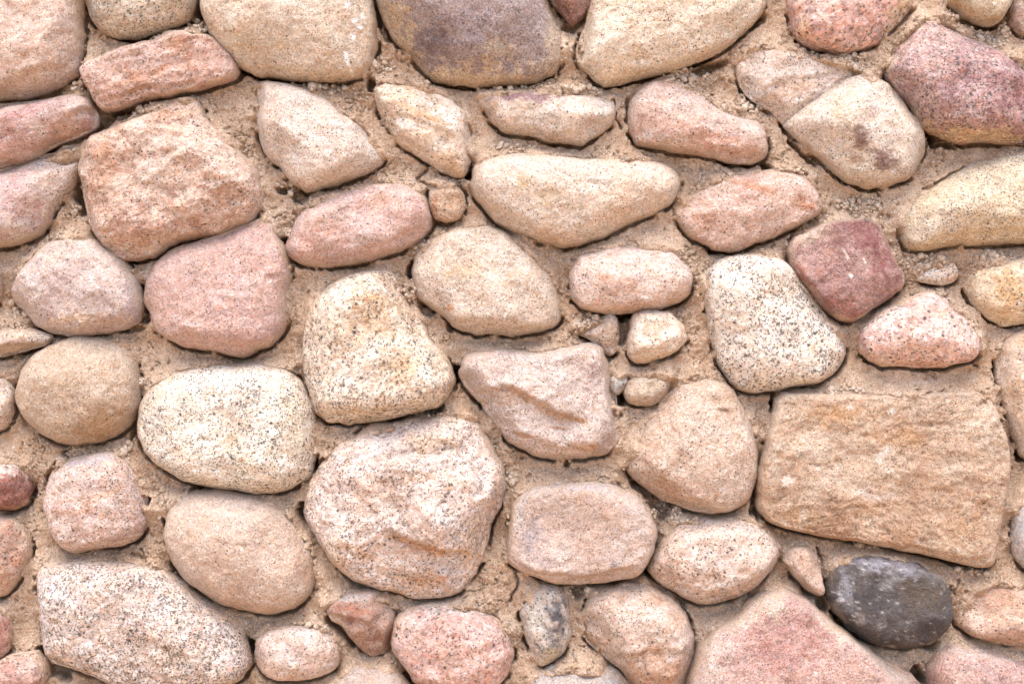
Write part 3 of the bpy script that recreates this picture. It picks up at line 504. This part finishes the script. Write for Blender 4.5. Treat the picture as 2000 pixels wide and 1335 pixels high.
    faces.append(np.column_stack([g0, g0 + 1, g0 + n + 2, g0 + n + 1]))
    prev = ring; base = len(front); bp = front[ring, :2]; bh = front[ring, 2]
    KB = 5; Db = min(46, .3 * size + 14)
    for k in range(1, KB + 1):
        th = k / KB * math.pi / 2 * .93; f = math.cos(th); ringv = np.column_stack([C + (bp - C) * f, bh * f - Db * math.sin(th)])
        vs.append(ringv); cur = base + np.arange(4 * n); base += 4 * n
        faces.append(np.column_stack([prev, np.roll(prev, -1), np.roll(cur, -1), cur])); prev = cur
    vs.append(np.array([[C[0], C[1], -Db]]))
    tri = np.column_stack([prev, np.roll(prev, -1), np.full(4 * n, base)])
    V3 = np.vstack(vs)
    wv = W(V3[:, 0], V3[:, 1], V3[:, 2])
    # mineral colour; patches also hold dust, stains and some painted light
    N_ = len(V3); X, Y, h = V3.T
    zc = h * .8 + zz
    c1, c2 = alb(sd['c']), alb(sd['c2'])
    m = sstep(-.25, .45, fbm(X, Y, zc, max(40, size * .45), 4, 41, .6) + (sd.get('mix', .35) - .5))
    tint = c1 + (c2 - c1) * m[:, None]; gry = tint.mean(1, keepdims=True) * np.array([1.18, .99, .85]); tint = gry + (tint - gry) * .74
    if 'band' in sd:
        ba, bs = sd['band']; ca, sa = math.cos(math.radians(ba)), math.sin(math.radians(ba)); al_, ac = X * ca + Y * sa, -X * sa + Y * ca
        bn = fbm(al_ / 7., ac + 5 * fbm(X, Y, 3.0, 60, 2, 42), zz, 13, 4, 43, .65); tint = tint * (1 + bs * bn[:, None] * np.array([.22, .34, .46]))
    m2 = fbm(X, Y, zc, 22, 3, 44, .6)
    tint = tint * (1 + .10 * m2[:, None])
    hue = fbm(X, Y, zc + 300, 60, 3, 45); tint = tint * (1 + hue[:, None] * np.array([.02, -.025, -.06]))
    rust = sstep(.42, .75, fbm(X, Y, zc + 700, 38, 4, 46, .6)); tint = tint * (1 - rust[:, None] * np.array([.06, .2, .38]) * (.55 if sum(sd['c']) > 330 else .1))
    for (px, py, rx, ry, ro, pc, ps) in sd.get('pa', []):
        ca, sa = math.cos(math.radians(ro)), math.sin(math.radians(ro))
        small = min(rx, ry) < 8
        jx = fbm(X, Y, zc + 90, 20 if not small else 7, 4, 47, .6); jy = fbm(X, Y, zc + 190, 20 if not small else 7, 4, 48, .6)
        k = min(rx, ry) * (1.25 if not small else .5)
        dx, dy = X + jx * k - px, Y + jy * k - py
        e = np.hypot((dx * ca + dy * sa) / rx, (-dx * sa + dy * ca) / ry)
        mk = np.clip(sstep(1.3, .45, e) * ps * (.85 + .6 * np.clip(.5 + fbm(X, Y, zc + 77, 12, 3, 49, .6), 0, 1)), 0, .97) if not small else sstep(1.15, .85, e) * ps
        tint = tint * (1 - mk[:, None]) + alb(pc) * mk[:, None]
    gry = tint.mean(1, keepdims=True) * np.array([1.18, .99, .85]); sat = 1 - tint[:, 1:2] / tint[:, 0:1]; tint = gry + (tint - gry) * np.where(sat > .34, .74, .84)
    tv = np.concatenate([t, np.zeros(N_ - len(t))])
    du = sd.get('dust', .35)
    up = (C[1] - Y) / size                                     # dust and mortar film gather on the upper shoulder
    dm = du * (sstep(.30, .0, tv) * .9 * sstep(-.5, .25, fbm(X, Y, zc + 400, 40, 3, 51) + up * .9) + .55 * sstep(.1, .6, fbm(X, Y, zc + 500, 60, 4, 52, .6) + up * .5 - .1))
    dm = np.clip(dm, 0, .85)
    tint = tint * (1 - dm[:, None]) + DUST * dm[:, None]
    ed = sstep(.30, .04, tv + .16 * fbm(X, Y, zc + 600, 30, 4, 57, .6)) * sstep(-.15, .35, fbm(X, Y, zc + 800, 70, 3, 58) + .5 * up + .12)
    ed = np.clip(ed * (.9 if du > .05 else .5), 0, .92); tint = tint * (1 - ed[:, None]) + FILM * ed[:, None]; dm = np.maximum(dm, ed)
    fl = sd.get('fleck')
    if fl:
        f1, f2, rv = worley(X / 9. + .8 * fbm(X, Y, 2., 9, 2, 56), Y / 9., 5)
        fm = (rv < .14) * sstep(.34, .12, f1) + .35 * sstep(.35, .8, fbm(X, Y, zc, 14, 4, 55, .7)); tint = tint + (alb((206, 198, 190)) - tint) * np.clip(fm * .6, 0, .8)[:, None]
    gr = np.column_stack([np.full(N_, sd.get('dark', .06) * 1.25 + .02) * (1 - .6 * dm), np.full(N_, sd.get('pink', .12) * .7) * (1 - .5 * dm), np.full(N_, sd.get('con', .36) * 1.05) * (1 - .5 * dm)])
    o = mesh_obj('stone', wv, faces + [tri], GRANITE, parent, {'tint': np.column_stack([np.clip(tint * [.985, 1.0, 1.035], .01, .8), np.full(N_, sd.get('gs', rng.uniform(.62, 1.35)))]), 'grain': gr})
    if sd.get('label'): o['label'] = sd['label']
    return o

# ------------------------------------------------------------------ the wall
wall = bpy.data.objects.new('stone_wall', None); col.objects.link(wall)
wall['label'] = 'rough wall of pink, cream and tan fieldstones set in sandy mortar'
wall['category'] = 'wall'; wall['kind'] = 'thing'

for i, sd in enumerate(STONES): build_stone(sd, i, wall)
framed = list(STONES)

# stones outside the picture, so that the wall goes on to the sides, up and down to the ground
X0, X1, Y0, Y1 = -1150, 3150, -500, 2442
GS = 12
gx, gy = np.meshgrid(np.arange(X0, X1, GS), np.arange(Y0, Y1, GS))
blocked = (gx > -10) & (gx < 2010) & (gy > -10) & (gy < 1345)
near = blocked.copy()
for sd in framed:
    B = sd['B']; lo, hi = B.min(0) - 16, B.max(0) + 16
    if lo[0] > 0 and hi[0] < 2000 and lo[1] > 0 and hi[1] < 1335: continue
    Bo = centroid(B) + (B - centroid(B)) * (1 + 16 / math.sqrt(sd['A']) * 1.8)
    m = (gx > lo[0]) & (gx < hi[0]) & (gy > lo[1]) & (gy < hi[1])
    near[m] |= inside(gx[m].astype(float), gy[m].astype(float), Bo[::4])
fx, fy = gx[~near].astype(float), gy[~near].astype(float)
rng = np.random.default_rng(5)
NS = 212
seeds = np.column_stack([fx, fy])[rng.choice(len(fx), NS, replace=False)]
for it in range(9):
    own = np.empty(len(fx), int)
    for s in range(0, len(fx), 20000): own[s:s + 20000] = ((fx[s:s + 20000, None] - seeds[:, 0]) ** 2 * .8 + (fy[s:s + 20000, None] - seeds[:, 1]) ** 2 * 1.25).argmin(1)
    if it < 8:
        for k in range(NS):
            mk = own == k
            if mk.any(): seeds[k] = seeds[k] * .35 + .65 * np.array([fx[mk].mean(), fy[mk].mean()])
grid = np.full(gx.shape, -1); grid[~near] = own
def owner(x, y):
    i = np.round((y - Y0) / GS).astype(int); j = np.round((x - X0) / GS).astype(int)
    ok = (i >= 0) & (j >= 0) & (i < grid.shape[0]) & (j < grid.shape[1])
    return np.where(ok, grid[np.clip(i, 0, grid.shape[0] - 1), np.clip(j, 0, grid.shape[1] - 1)], -2)
palette = [st([(0, 0)], s['c'], s['c2'], **{k: v for k, v in s.items() if k in ('dark', 'pink', 'con', 'dust', 'q', 'ang', 'rough')}) for s in framed if sum(s['c']) > 480]
extra = []
for k in range(NS):
    mk = own == k
    if mk.sum() < 45: continue
    c = np.array([fx[mk].mean(), fy[mk].mean()])
    if owner(c[:1], c[1:])[0] != k: continue
    an = np.linspace(0, 2 * math.pi, 40, endpoint=False); ds = np.arange(0, 420, 5.)
    px = c[0] + np.cos(an)[:, None] * ds; py = c[1] + np.sin(an)[:, None] * ds
    out = owner(px.ravel(), py.ravel()).reshape(px.shape) != k
    rad = ds[np.where(out.any(1), out.argmax(1), len(ds) - 1)]
    rad = np.minimum(rad - 14, np.median(rad) * 1.5)
    if rad.min() < 16: rad = np.maximum(rad, 16)
    w = np.array([.25, .5, .25]); rad = np.convolve(np.concatenate([rad[-1:], rad, rad[:1]]), w, 'valid')
    sd = dict(palette[rng.integers(len(palette))]); sd['p'] = np.column_stack([c[0] + np.cos(an) * rad, c[1] + np.sin(an) * rad]); sd['sm'] = 20
    build_stone(sd, 200 + k, wall, step=8.5); extra.append(sd)

# ------------------------------------------------------------------ mortar: a rough sheet between the stones, proud, recessed, cracked and holed as in the picture
HOLES = [ # x, y, rx, ry, rotation, depth
 (734,22,6,26,-16,60),(752,60,6,22,-25,30),(388,18,8,16,0,55),(384,40,8,8,0,30),(726,168,5,9,0,45),(1112,56,12,5,0,25),(1824,270,9,14,0,60),(1850,283,14,5,10,45),
 (156,385,6,18,-15,55),(163,408,6,10,0,40),(212,238,12,9,-20,40),(250,225,14,6,-30,25),(844,398,5,20,-10,55),(803,526,5,14,10,50),(889,728,6,12,0,80),(1217,613,17,11,0,85),(1214,640,14,26,0,35),
 (1214,781,8,9,0,60),(272,832,9,10,0,60),(848,799,16,7,-5,50),(613,905,7,14,-20,45),(592,1000,8,14,0,55),(384,955,8,9,0,45),(346,1102,9,11,0,70),(970,988,8,9,30,50),
 (1085,1133,14,6,10,60),(1180,1134,30,5,-4,55),(1266,1112,5,10,0,60),(1285,985,18,8,10,40),(1410,488,20,5,-5,45),(558,474,14,5,0,45),(325,488,30,5,-25,25),(1602,1182,9,13,0,55),(1816,1256,9,6,-20,50),
 (491,1266,9,14,0,60),(86,1278,8,14,-20,65),(112,1308,26,7,25,45),(800,1328,14,9,20,60),(1793,1318,10,16,-30,60),(1994,892,9,6,0,50),(1511,781,5,9,0,45),(575,750,12,18,-20,25),(590,385,14,10,30,25),
 (553,372,10,6,-20,35),(1478,985,5,24,0,45),(1385,132,30,6,-20,45),(1440,50,12,6,-30,25),(1480,42,14,6,-30,30),(915,345,6,7,0,50),(905,380,3,20,-20,25),(1730,170,5,5,0,50),(1745,188,7,26,-40,75),
 (1055,885,12,5,10,20),(1108,905,4,4,0,25),(880,640,4,10,-30,25),(835,600,10,18,-40,25),(660,690,5,5,0,0),(1000,240,8,4,30,40),(245,640,30,5,0,25),(95,682,20,6,0,30),(42,770,4,12,0,40),(600,800,4,24,8,50),
 (1500,725,8,4,-30,25),(1495,330,9,6,0,45),(1440,318,30,4,8,35),(1420,765,14,5,10,40),(190,250,5,8,30,30),(1130,1150,10,14,0,30),(1295,1005,8,8,0,30),(690,1235,6,16,-35,60),(756,1185,3,8,0,30),
]
CRACKS = [([(1538,274),(1560,298),(1590,322)], 4, 40), ([(1470,935),(1471,965),(1466,1000)], 4, 45), ([(1236,945),(1270,972),(1310,990)], 5, 45), ([(279,560),(283,590),(288,628)], 4, 60), ([(1838,1091),(1880,1104),(1918,1108)], 5, 50),
 ([(1626,1190),(1655,1226),(1692,1250)], 6, 45), ([(645,1208),(668,1228),(692,1256)], 6, 50), ([(768,1200),(762,1250)], 3, 50), ([(1380,462),(1400,488)], 3, 25), ([(430,95),(462,130),(505,150),(600,160)], 3, 40), ([(845,158),(900,170),(1000,168),(1080,150)], 3, 35),
 ([(1190,168),(1300,140),(1390,112)], 4, 40), ([(1555,82),(1600,101),(1680,102)], 3, 35), ([(225,76),(300,68),(370,40)], 3, 40), ([(215,220),(300,197),(370,186)], 4, 45), ([(320,500),(400,466),(490,436)], 4, 45), ([(195,470),(230,500),(255,512)], 3, 45),
 ([(1860,45),(1900,50),(1950,50)], 3, 30), ([(1130,120),(1122,92),(1135,76)], 2.5, 14), ([(735,215),(738,232)], 2.5, 22), ([(1196,200),(1202,235),(1212,250)], 2.5, 18), ([(1226,195),(1224,235),(1238,275)], 3, 24), ([(1268,1060),(1262,1100)], 3, 35),
 ([(640,825),(720,820),(790,812)], 4, 50), ([(255,858),(268,835)], 3, 40), ([(140,868),(128,885),(138,895)], 2.5, 14), ([(1005,1105),(1012,1140),(995,1170)], 2.5, 16), ([(275,1075),(290,1095),(255,1078)], 2.5, 14), ([(325,1010),(326,1060)], 3, 40), ([(300,1150),(345,1110)], 3, 25),
 ([(835,330),(815,350)], 2.5, 14), ([(1645,345),(1690,362),(1720,372)], 3, 18), ([(1700,360),(1715,385)], 2.5, 14), ([(1800,372),(1850,345),(1880,330)], 3, 16), ([(1885,705),(1892,690),(1905,715)], 2.5, 20), ([(1440,500),(1410,490)], 3, 20),
 ([(815,352),(850,370)], 2.5, 14), ([(700,1150),(740,1148),(790,1160)], 3, 26), ([(1850,1150),(1870,1130)], 2.5, 16), ([(1595,1070),(1602,1100)], 3, 26), ([(590,160),(650,165),(700,160)], 3, 20)]
BLOBS = [(1230,455,70,16),(1320,430,40,14),(1110,640,55,14),(1360,650,45,18),(1310,715,45,16),(1800,745,90,14),(1660,720,40,12),(840,195,45,12),(690,210,45,10),(610,545,45,6),(740,335,70,10),(1555,265,26,6),(1780,420,45,16),(1740,380,45,16),(1830,590,60,12),(1900,480,60,10),
 (300,985,22,20),(280,920,30,8),(60,1085,30,8),(40,870,60,10),(1085,915,70,10),(985,1115,48,24),(960,1170,50,16),(625,1115,24,20),(640,1150,30,16),(1000,1230,30,14),(1130,1290,50,16),(1100,420,40,4),(1180,760,50,10),(1930,760,40,12),(1950,1080,50,12),(1870,1150,40,14),(1500,1140,30,2),(1420,1190,40,-14),(1670,1215,40,-10),
 (150,110,26,12),(160,160,26,12),(1430,130,40,4),(1700,110,50,16),(1780,30,40,20),(1740,130,30,14),(330,1290,60,0),(430,1320,60,14),(470,310,40,-4),(450,200,50,-2),(120,430,26,12),(1110,60,40,0),(1490,300,20,12),(620,470,30,6),(860,770,40,-8),(1110,120,40,14),(1060,280,60,4),(1200,300,60,8)]
CRUMBLE = [(330,72,60,10),(170,170,25,12),(255,215,40,10),(400,40,18,22),(640,175,40,10),(600,165,40,8),(865,160,30,10),(1010,172,90,7),(1140,180,40,8),(1340,150,40,14),(1580,110,25,10),(1655,125,35,22),(1850,40,20,14),(1930,70,40,22),(1680,400,45,16),(1600,430,16,8),(1545,345,40,14),(1150,630,22,10),
 (1810,515,40,14),(1940,500,40,8),(150,395,8,18),(270,740,12,10),(1650,765,40,8),(1270,740,20,8),(1300,1000,30,12),(1330,1012,50,6),(1130,1150,30,14),(1690,1060,20,8),(600,1220,40,8),(80,1280,20,8),(860,805,30,8),(250,875,14,12),(560,370,20,12),(830,480,20,8),(1000,1010,12,10),(985,930,25,12),(430,150,30,10),(750,130,20,12),(1000,290,40,5),(1450,345,30,6),(1470,200,20,20),(800,570,12,16),(40,600,20,20),(1380,770,20,8),(1900,1110,30,8)]

def mortar_height(GX, GY, stones, fine=True):
    D1 = np.full(GX.shape, 1e4); D2 = np.full(GX.shape, 1e4)
    x0, y0 = GX[0, 0], GY[0, 0]; sx = GX[0, 1] - x0; sy = GY[1, 0] - y0; M = 70
    for sd in stones:
        B = sd['B']; B = B[::max(1, len(B) // 72)]
        lo, hi = B.min(0) - M, B.max(0) + M
        j0, j1 = int(max(0, (lo[0] - x0) // sx)), int(min(GX.shape[1], (hi[0] - x0) // sx + 1))
        i0, i1 = int(max(0, (lo[1] - y0) // sy)), int(min(GX.shape[0], (hi[1] - y0) // sy + 1))
        if i1 <= i0 or j1 <= j0: continue
        X, Y = GX[i0:i1, j0:j1], GY[i0:i1, j0:j1]
        d, _, _ = polydist(X, Y, B, closed=True); d = np.where(inside(X, Y, B), -d, d)
        a, b = D1[i0:i1, j0:j1], D2[i0:i1, j0:j1]
        D2[i0:i1, j0:j1] = np.where(d < a, a, np.minimum(b, d)); D1[i0:i1, j0:j1] = np.minimum(a, d)
    Dc = np.minimum(D1, 90)
    ny = np.gradient(Dc, axis=0) / sy
    nys = ny.copy(); pad = max(1, int(6 / sy))
    for _ in range(3): nys = (np.roll(nys, pad, 0) + np.roll(nys, -pad, 0) + np.roll(nys, pad, 1) + np.roll(nys, -pad, 1) + nys) / 5
    h = 2.0 + 8 * fbm(GX, GY, 3.3, 130, 3, 61)
    near = np.where(D1 > 0, np.exp(-np.clip(D1, 0, 200) / 19.), np.exp(np.clip(D1 + 17, -200, 0) / 14.))
    h += near * np.clip(13 - 13 * nys + 28 * fbm(GX, GY, 8.8, 85, 3, 62), -26, 38)
    gap = np.clip(D1, 0, 99) + np.clip(D2, 0, 99)
    h -= np.clip(16 - gap, 0, 16) * 1.6
    for (x, y, r, dz) in BLOBS: h += dz * np.exp(-((GX - x) ** 2 + (GY - y) ** 2) / (r * r) * 1.1)
    gm = sstep(.0, .4, .5 * nys + .95 * fbm(GX, GY, 6.1, 62, 4, 72, .6) - .08)
    h -= 34 * sstep(7.5, 2.5, D1 + 2.5 * fbm(GX, GY, 4.1, 16, 2, 73)) * gm
    if fine:
        wx = GX + 5 * fbm(GX, GY, 1.1, 22, 3, 63); wy = GY + 5 * fbm(GX, GY, 2.1, 22, 3, 64)
        hole = np.zeros(GX.shape)
        for (x, y, rx, ry, ro, dp) in HOLES:
            R = max(rx, ry) * 2.4 + 12
            j0, j1 = int(max(0, (x - R - x0) // sx)), int(min(GX.shape[1], (x + R - x0) // sx)); i0, i1 = int(max(0, (y - R - y0) // sy)), int(min(GX.shape[0], (y + R - y0) // sy))
            ca, sa = math.cos(math.radians(ro)), math.sin(math.radians(ro)); dx, dy = wx[i0:i1, j0:j1] - x, wy[i0:i1, j0:j1] - y
            e = np.hypot((dx * ca + dy * sa) / (rx + 2), (-dx * sa + dy * ca) / (ry + 2))
            hole[i0:i1, j0:j1] = np.maximum(hole[i0:i1, j0:j1], 1.2 * dp * sstep(1.4, .8, e))
        for L, w, dp in CRACKS:
            L = np.array(L, float); lo, hi = L.min(0) - 20, L.max(0) + 20
            j0, j1 = int(max(0, (lo[0] - x0) // sx)), int(min(GX.shape[1], (hi[0] - x0) // sx)); i0, i1 = int(max(0, (lo[1] - y0) // sy)), int(min(GX.shape[0], (hi[1] - y0) // sy))
            d, _, _ = polydist(wx[i0:i1, j0:j1], wy[i0:i1, j0:j1], L)
            hole[i0:i1, j0:j1] = np.maximum(hole[i0:i1, j0:j1], dp * sstep(w * 1.5, w * .5, d))
        h -= hole
        rough = .6 + .8 * sstep(-.3, .4, fbm(GX, GY, 5.5, 90, 2, 65))
        h += rough * (4.2 * fbm(GX, GY, 0, 32, 4, 66, .6) + 2.0 * fbm(GX, GY, 0, 9, 2, 67, .7))
        # scattered cracks and torn edges in the dried mortar
        ln = np.abs(fbm(wx, wy, 12.5, 70, 3, 68)); cm = sstep(.12, .32, fbm(GX, GY, 77., 120, 2, 69))
        h -= 7 * sstep(.020, .004, ln) * cm
        h -= 5 * sstep(.44, .66, fbm(GX, GY, 31., 13, 3, 70)) * rough
        # crumbly zones: lumps
        cz = sstep(.18, .42, fbm(GX, GY, 15.5, 75, 3, 71) - .25 * ny * near)
        for (x, y, rx, ry) in CRUMBLE: cz = np.maximum(cz, sstep(1.5, .6, np.hypot((wx - x) / rx, (wy - y) / ry)))
        f1, f21, rv = worley(wx / 11., wy / 10., 9); f1b, f2b, rb = worley(wx / 5.1, wy / 4.6, 10)
        h += cz * (6.0 * (rv - .35) * sstep(0, .3, f21) - 3.5 * sstep(.16, .0, f21) + 2.6 * (rb - .4) * sstep(0, .35, f2b) + 2.5 * (.55 - f1))
    return h, D1, ny

def grid_mesh(GX, GY, h, keep):
    ny_, nx_ = GX.shape; ids = -np.ones(GX.size, int)
    kf = keep[:-1, :-1] | keep[1:, :-1] | keep[:-1, 1:] | keep[1:, 1:]
    i, j = np.where(kf); a = i * nx_ + j
    q = np.column_stack([a, a + nx_, a + nx_ + 1, a + 1]); u = np.unique(q); ids[u] = np.arange(len(u))
    return W(GX.ravel()[u], GY.ravel()[u], h.ravel()[u]), ids[q]

FX, FY = np.meshgrid(np.arange(-60, 2061, 2.1), np.arange(-60, 1396, 2.1))
MH, MD, MNY = mortar_height(FX, FY, framed + extra)
v1, f1 = grid_mesh(FX, FY, MH, MD > -36)
EX, EY = np.meshgrid(np.arange(X0 - 60, X1 + 61, 9.), np.arange(Y0 - 60, 2442., 9.))
EH, ED, ENY = mortar_height(EX, EY, framed + extra, fine=False)
EH += 3 * fbm(EX, EY, 0, 40, 3, 66)
EH += 2.5 * fbm(EX, EY, 0, 26, 2, 77)
core = (EX > -54) & (EX < 2054) & (EY > -54) & (EY < 1390)
EH = np.where((EX < X0) | (EX > X1) | (EY < Y0), np.minimum(EH, -20), EH)
v2, f2 = grid_mesh(EX, EY, EH, (ED > -44) & ~core)
mortar = mesh_obj('mortar', np.vstack([v1, v2]), np.vstack([f1, f2 + len(v1)]), MORTAR, wall)
mortar['label'] = 'sandy tan mortar packed between the stones'

# solid rubble body behind the face
def slab(name, x0, x1, y0, y1, z0, z1, mat):
    v = np.array([[x, y, z] for x in (x0, x1) for y in (y0, y1) for z in (z0, z1)], float)
    f = np.array([[0, 1, 3, 2], [4, 6, 7, 5], [0, 4, 5, 1], [2, 3, 7, 6], [0, 2, 6, 4], [1, 5, 7, 3]])
    return mesh_obj(name, v, f, mat, wall, smooth=False)
slab('wall_core', (X0 - 50 - 1000) * S, (X1 + 50 - 1000) * S, .085, .5, 0, ZC - (Y0 - 50 - 667.5) * S, MORTAR)

# loose crumbs of mortar lying in the joints
ico_v = None
def icos():
    import bmesh
    bm = bmesh.new(); bmesh.ops.create_icosphere(bm, subdivisions=2, radius=1.0)
    v = np.array([x.co[:] for x in bm.verts]); f = np.array([[x.index for x in fc.verts] for fc in bm.faces]); bm.free(); return v, f
iv, iff = icos()
rng = np.random.default_rng(77)
spots = []
for (x, y, rx, ry) in CRUMBLE:
    for k in range(int(8 + rx * ry / 13)):
        a = rng.uniform(0, 2 * math.pi); rr = math.sqrt(rng.uniform(0, 1)) * 1.15
        spots.append((x + rx * rr * math.cos(a), y + ry * rr * math.sin(a), rng.uniform(1.8, 4.2) if rng.random() < .8 else rng.uniform(4.2, 8.0)))
cand = np.argwhere((MD > 1) & (MD < 14) & (MNY < .2)); cand = cand[rng.choice(len(cand), 1500, replace=False)]
for i, j in cand: spots.append((FX[i, j], FY[i, j], rng.uniform(1.0, 2.6)))
cand = np.argwhere(MD > 2); cand = cand[rng.choice(len(cand), 900, replace=False)]
for i, j in cand: spots.append((FX[i, j], FY[i, j], rng.uniform(.8, 1.9)))
cvs, cfs, off = [], [], 0
for k, (x, y, r) in enumerate(spots):
    j, i = int(round((x + 60) / 2.1)), int(round((y + 60) / 2.1))
    if not (0 <= i < FX.shape[0] and 0 <= j < FX.shape[1]) or MD[i, j] < -1: continue
    R = rng.normal(size=(3, 3)); Qm, _ = np.linalg.qr(R); sc3 = rng.uniform(.65, 1.25, 3)
    v = (iv * sc3) @ Qm.T
    v = v * (1 + .30 * vnoise(iv[:, 0] * 1.7 + k, iv[:, 1] * 1.7, iv[:, 2] * 1.7, 3) + .16 * vnoise(iv[:, 0] * 4 + k, iv[:, 1] * 4, iv[:, 2] * 4, 4))[:, None] * r
    p = v + [x, y, MH[i, j] + r * .35]
    cvs.append(W(p[:, 0], p[:, 1], p[:, 2])); cfs.append(iff + off); off += len(iv)
crumbs = mesh_obj('mortar_crumbs', np.vstack(cvs), np.vstack(cfs), CRUMB, wall)
crumbs['kind'] = 'stuff'; crumbs['label'] = 'loose crumbs of dried mortar in the joints'
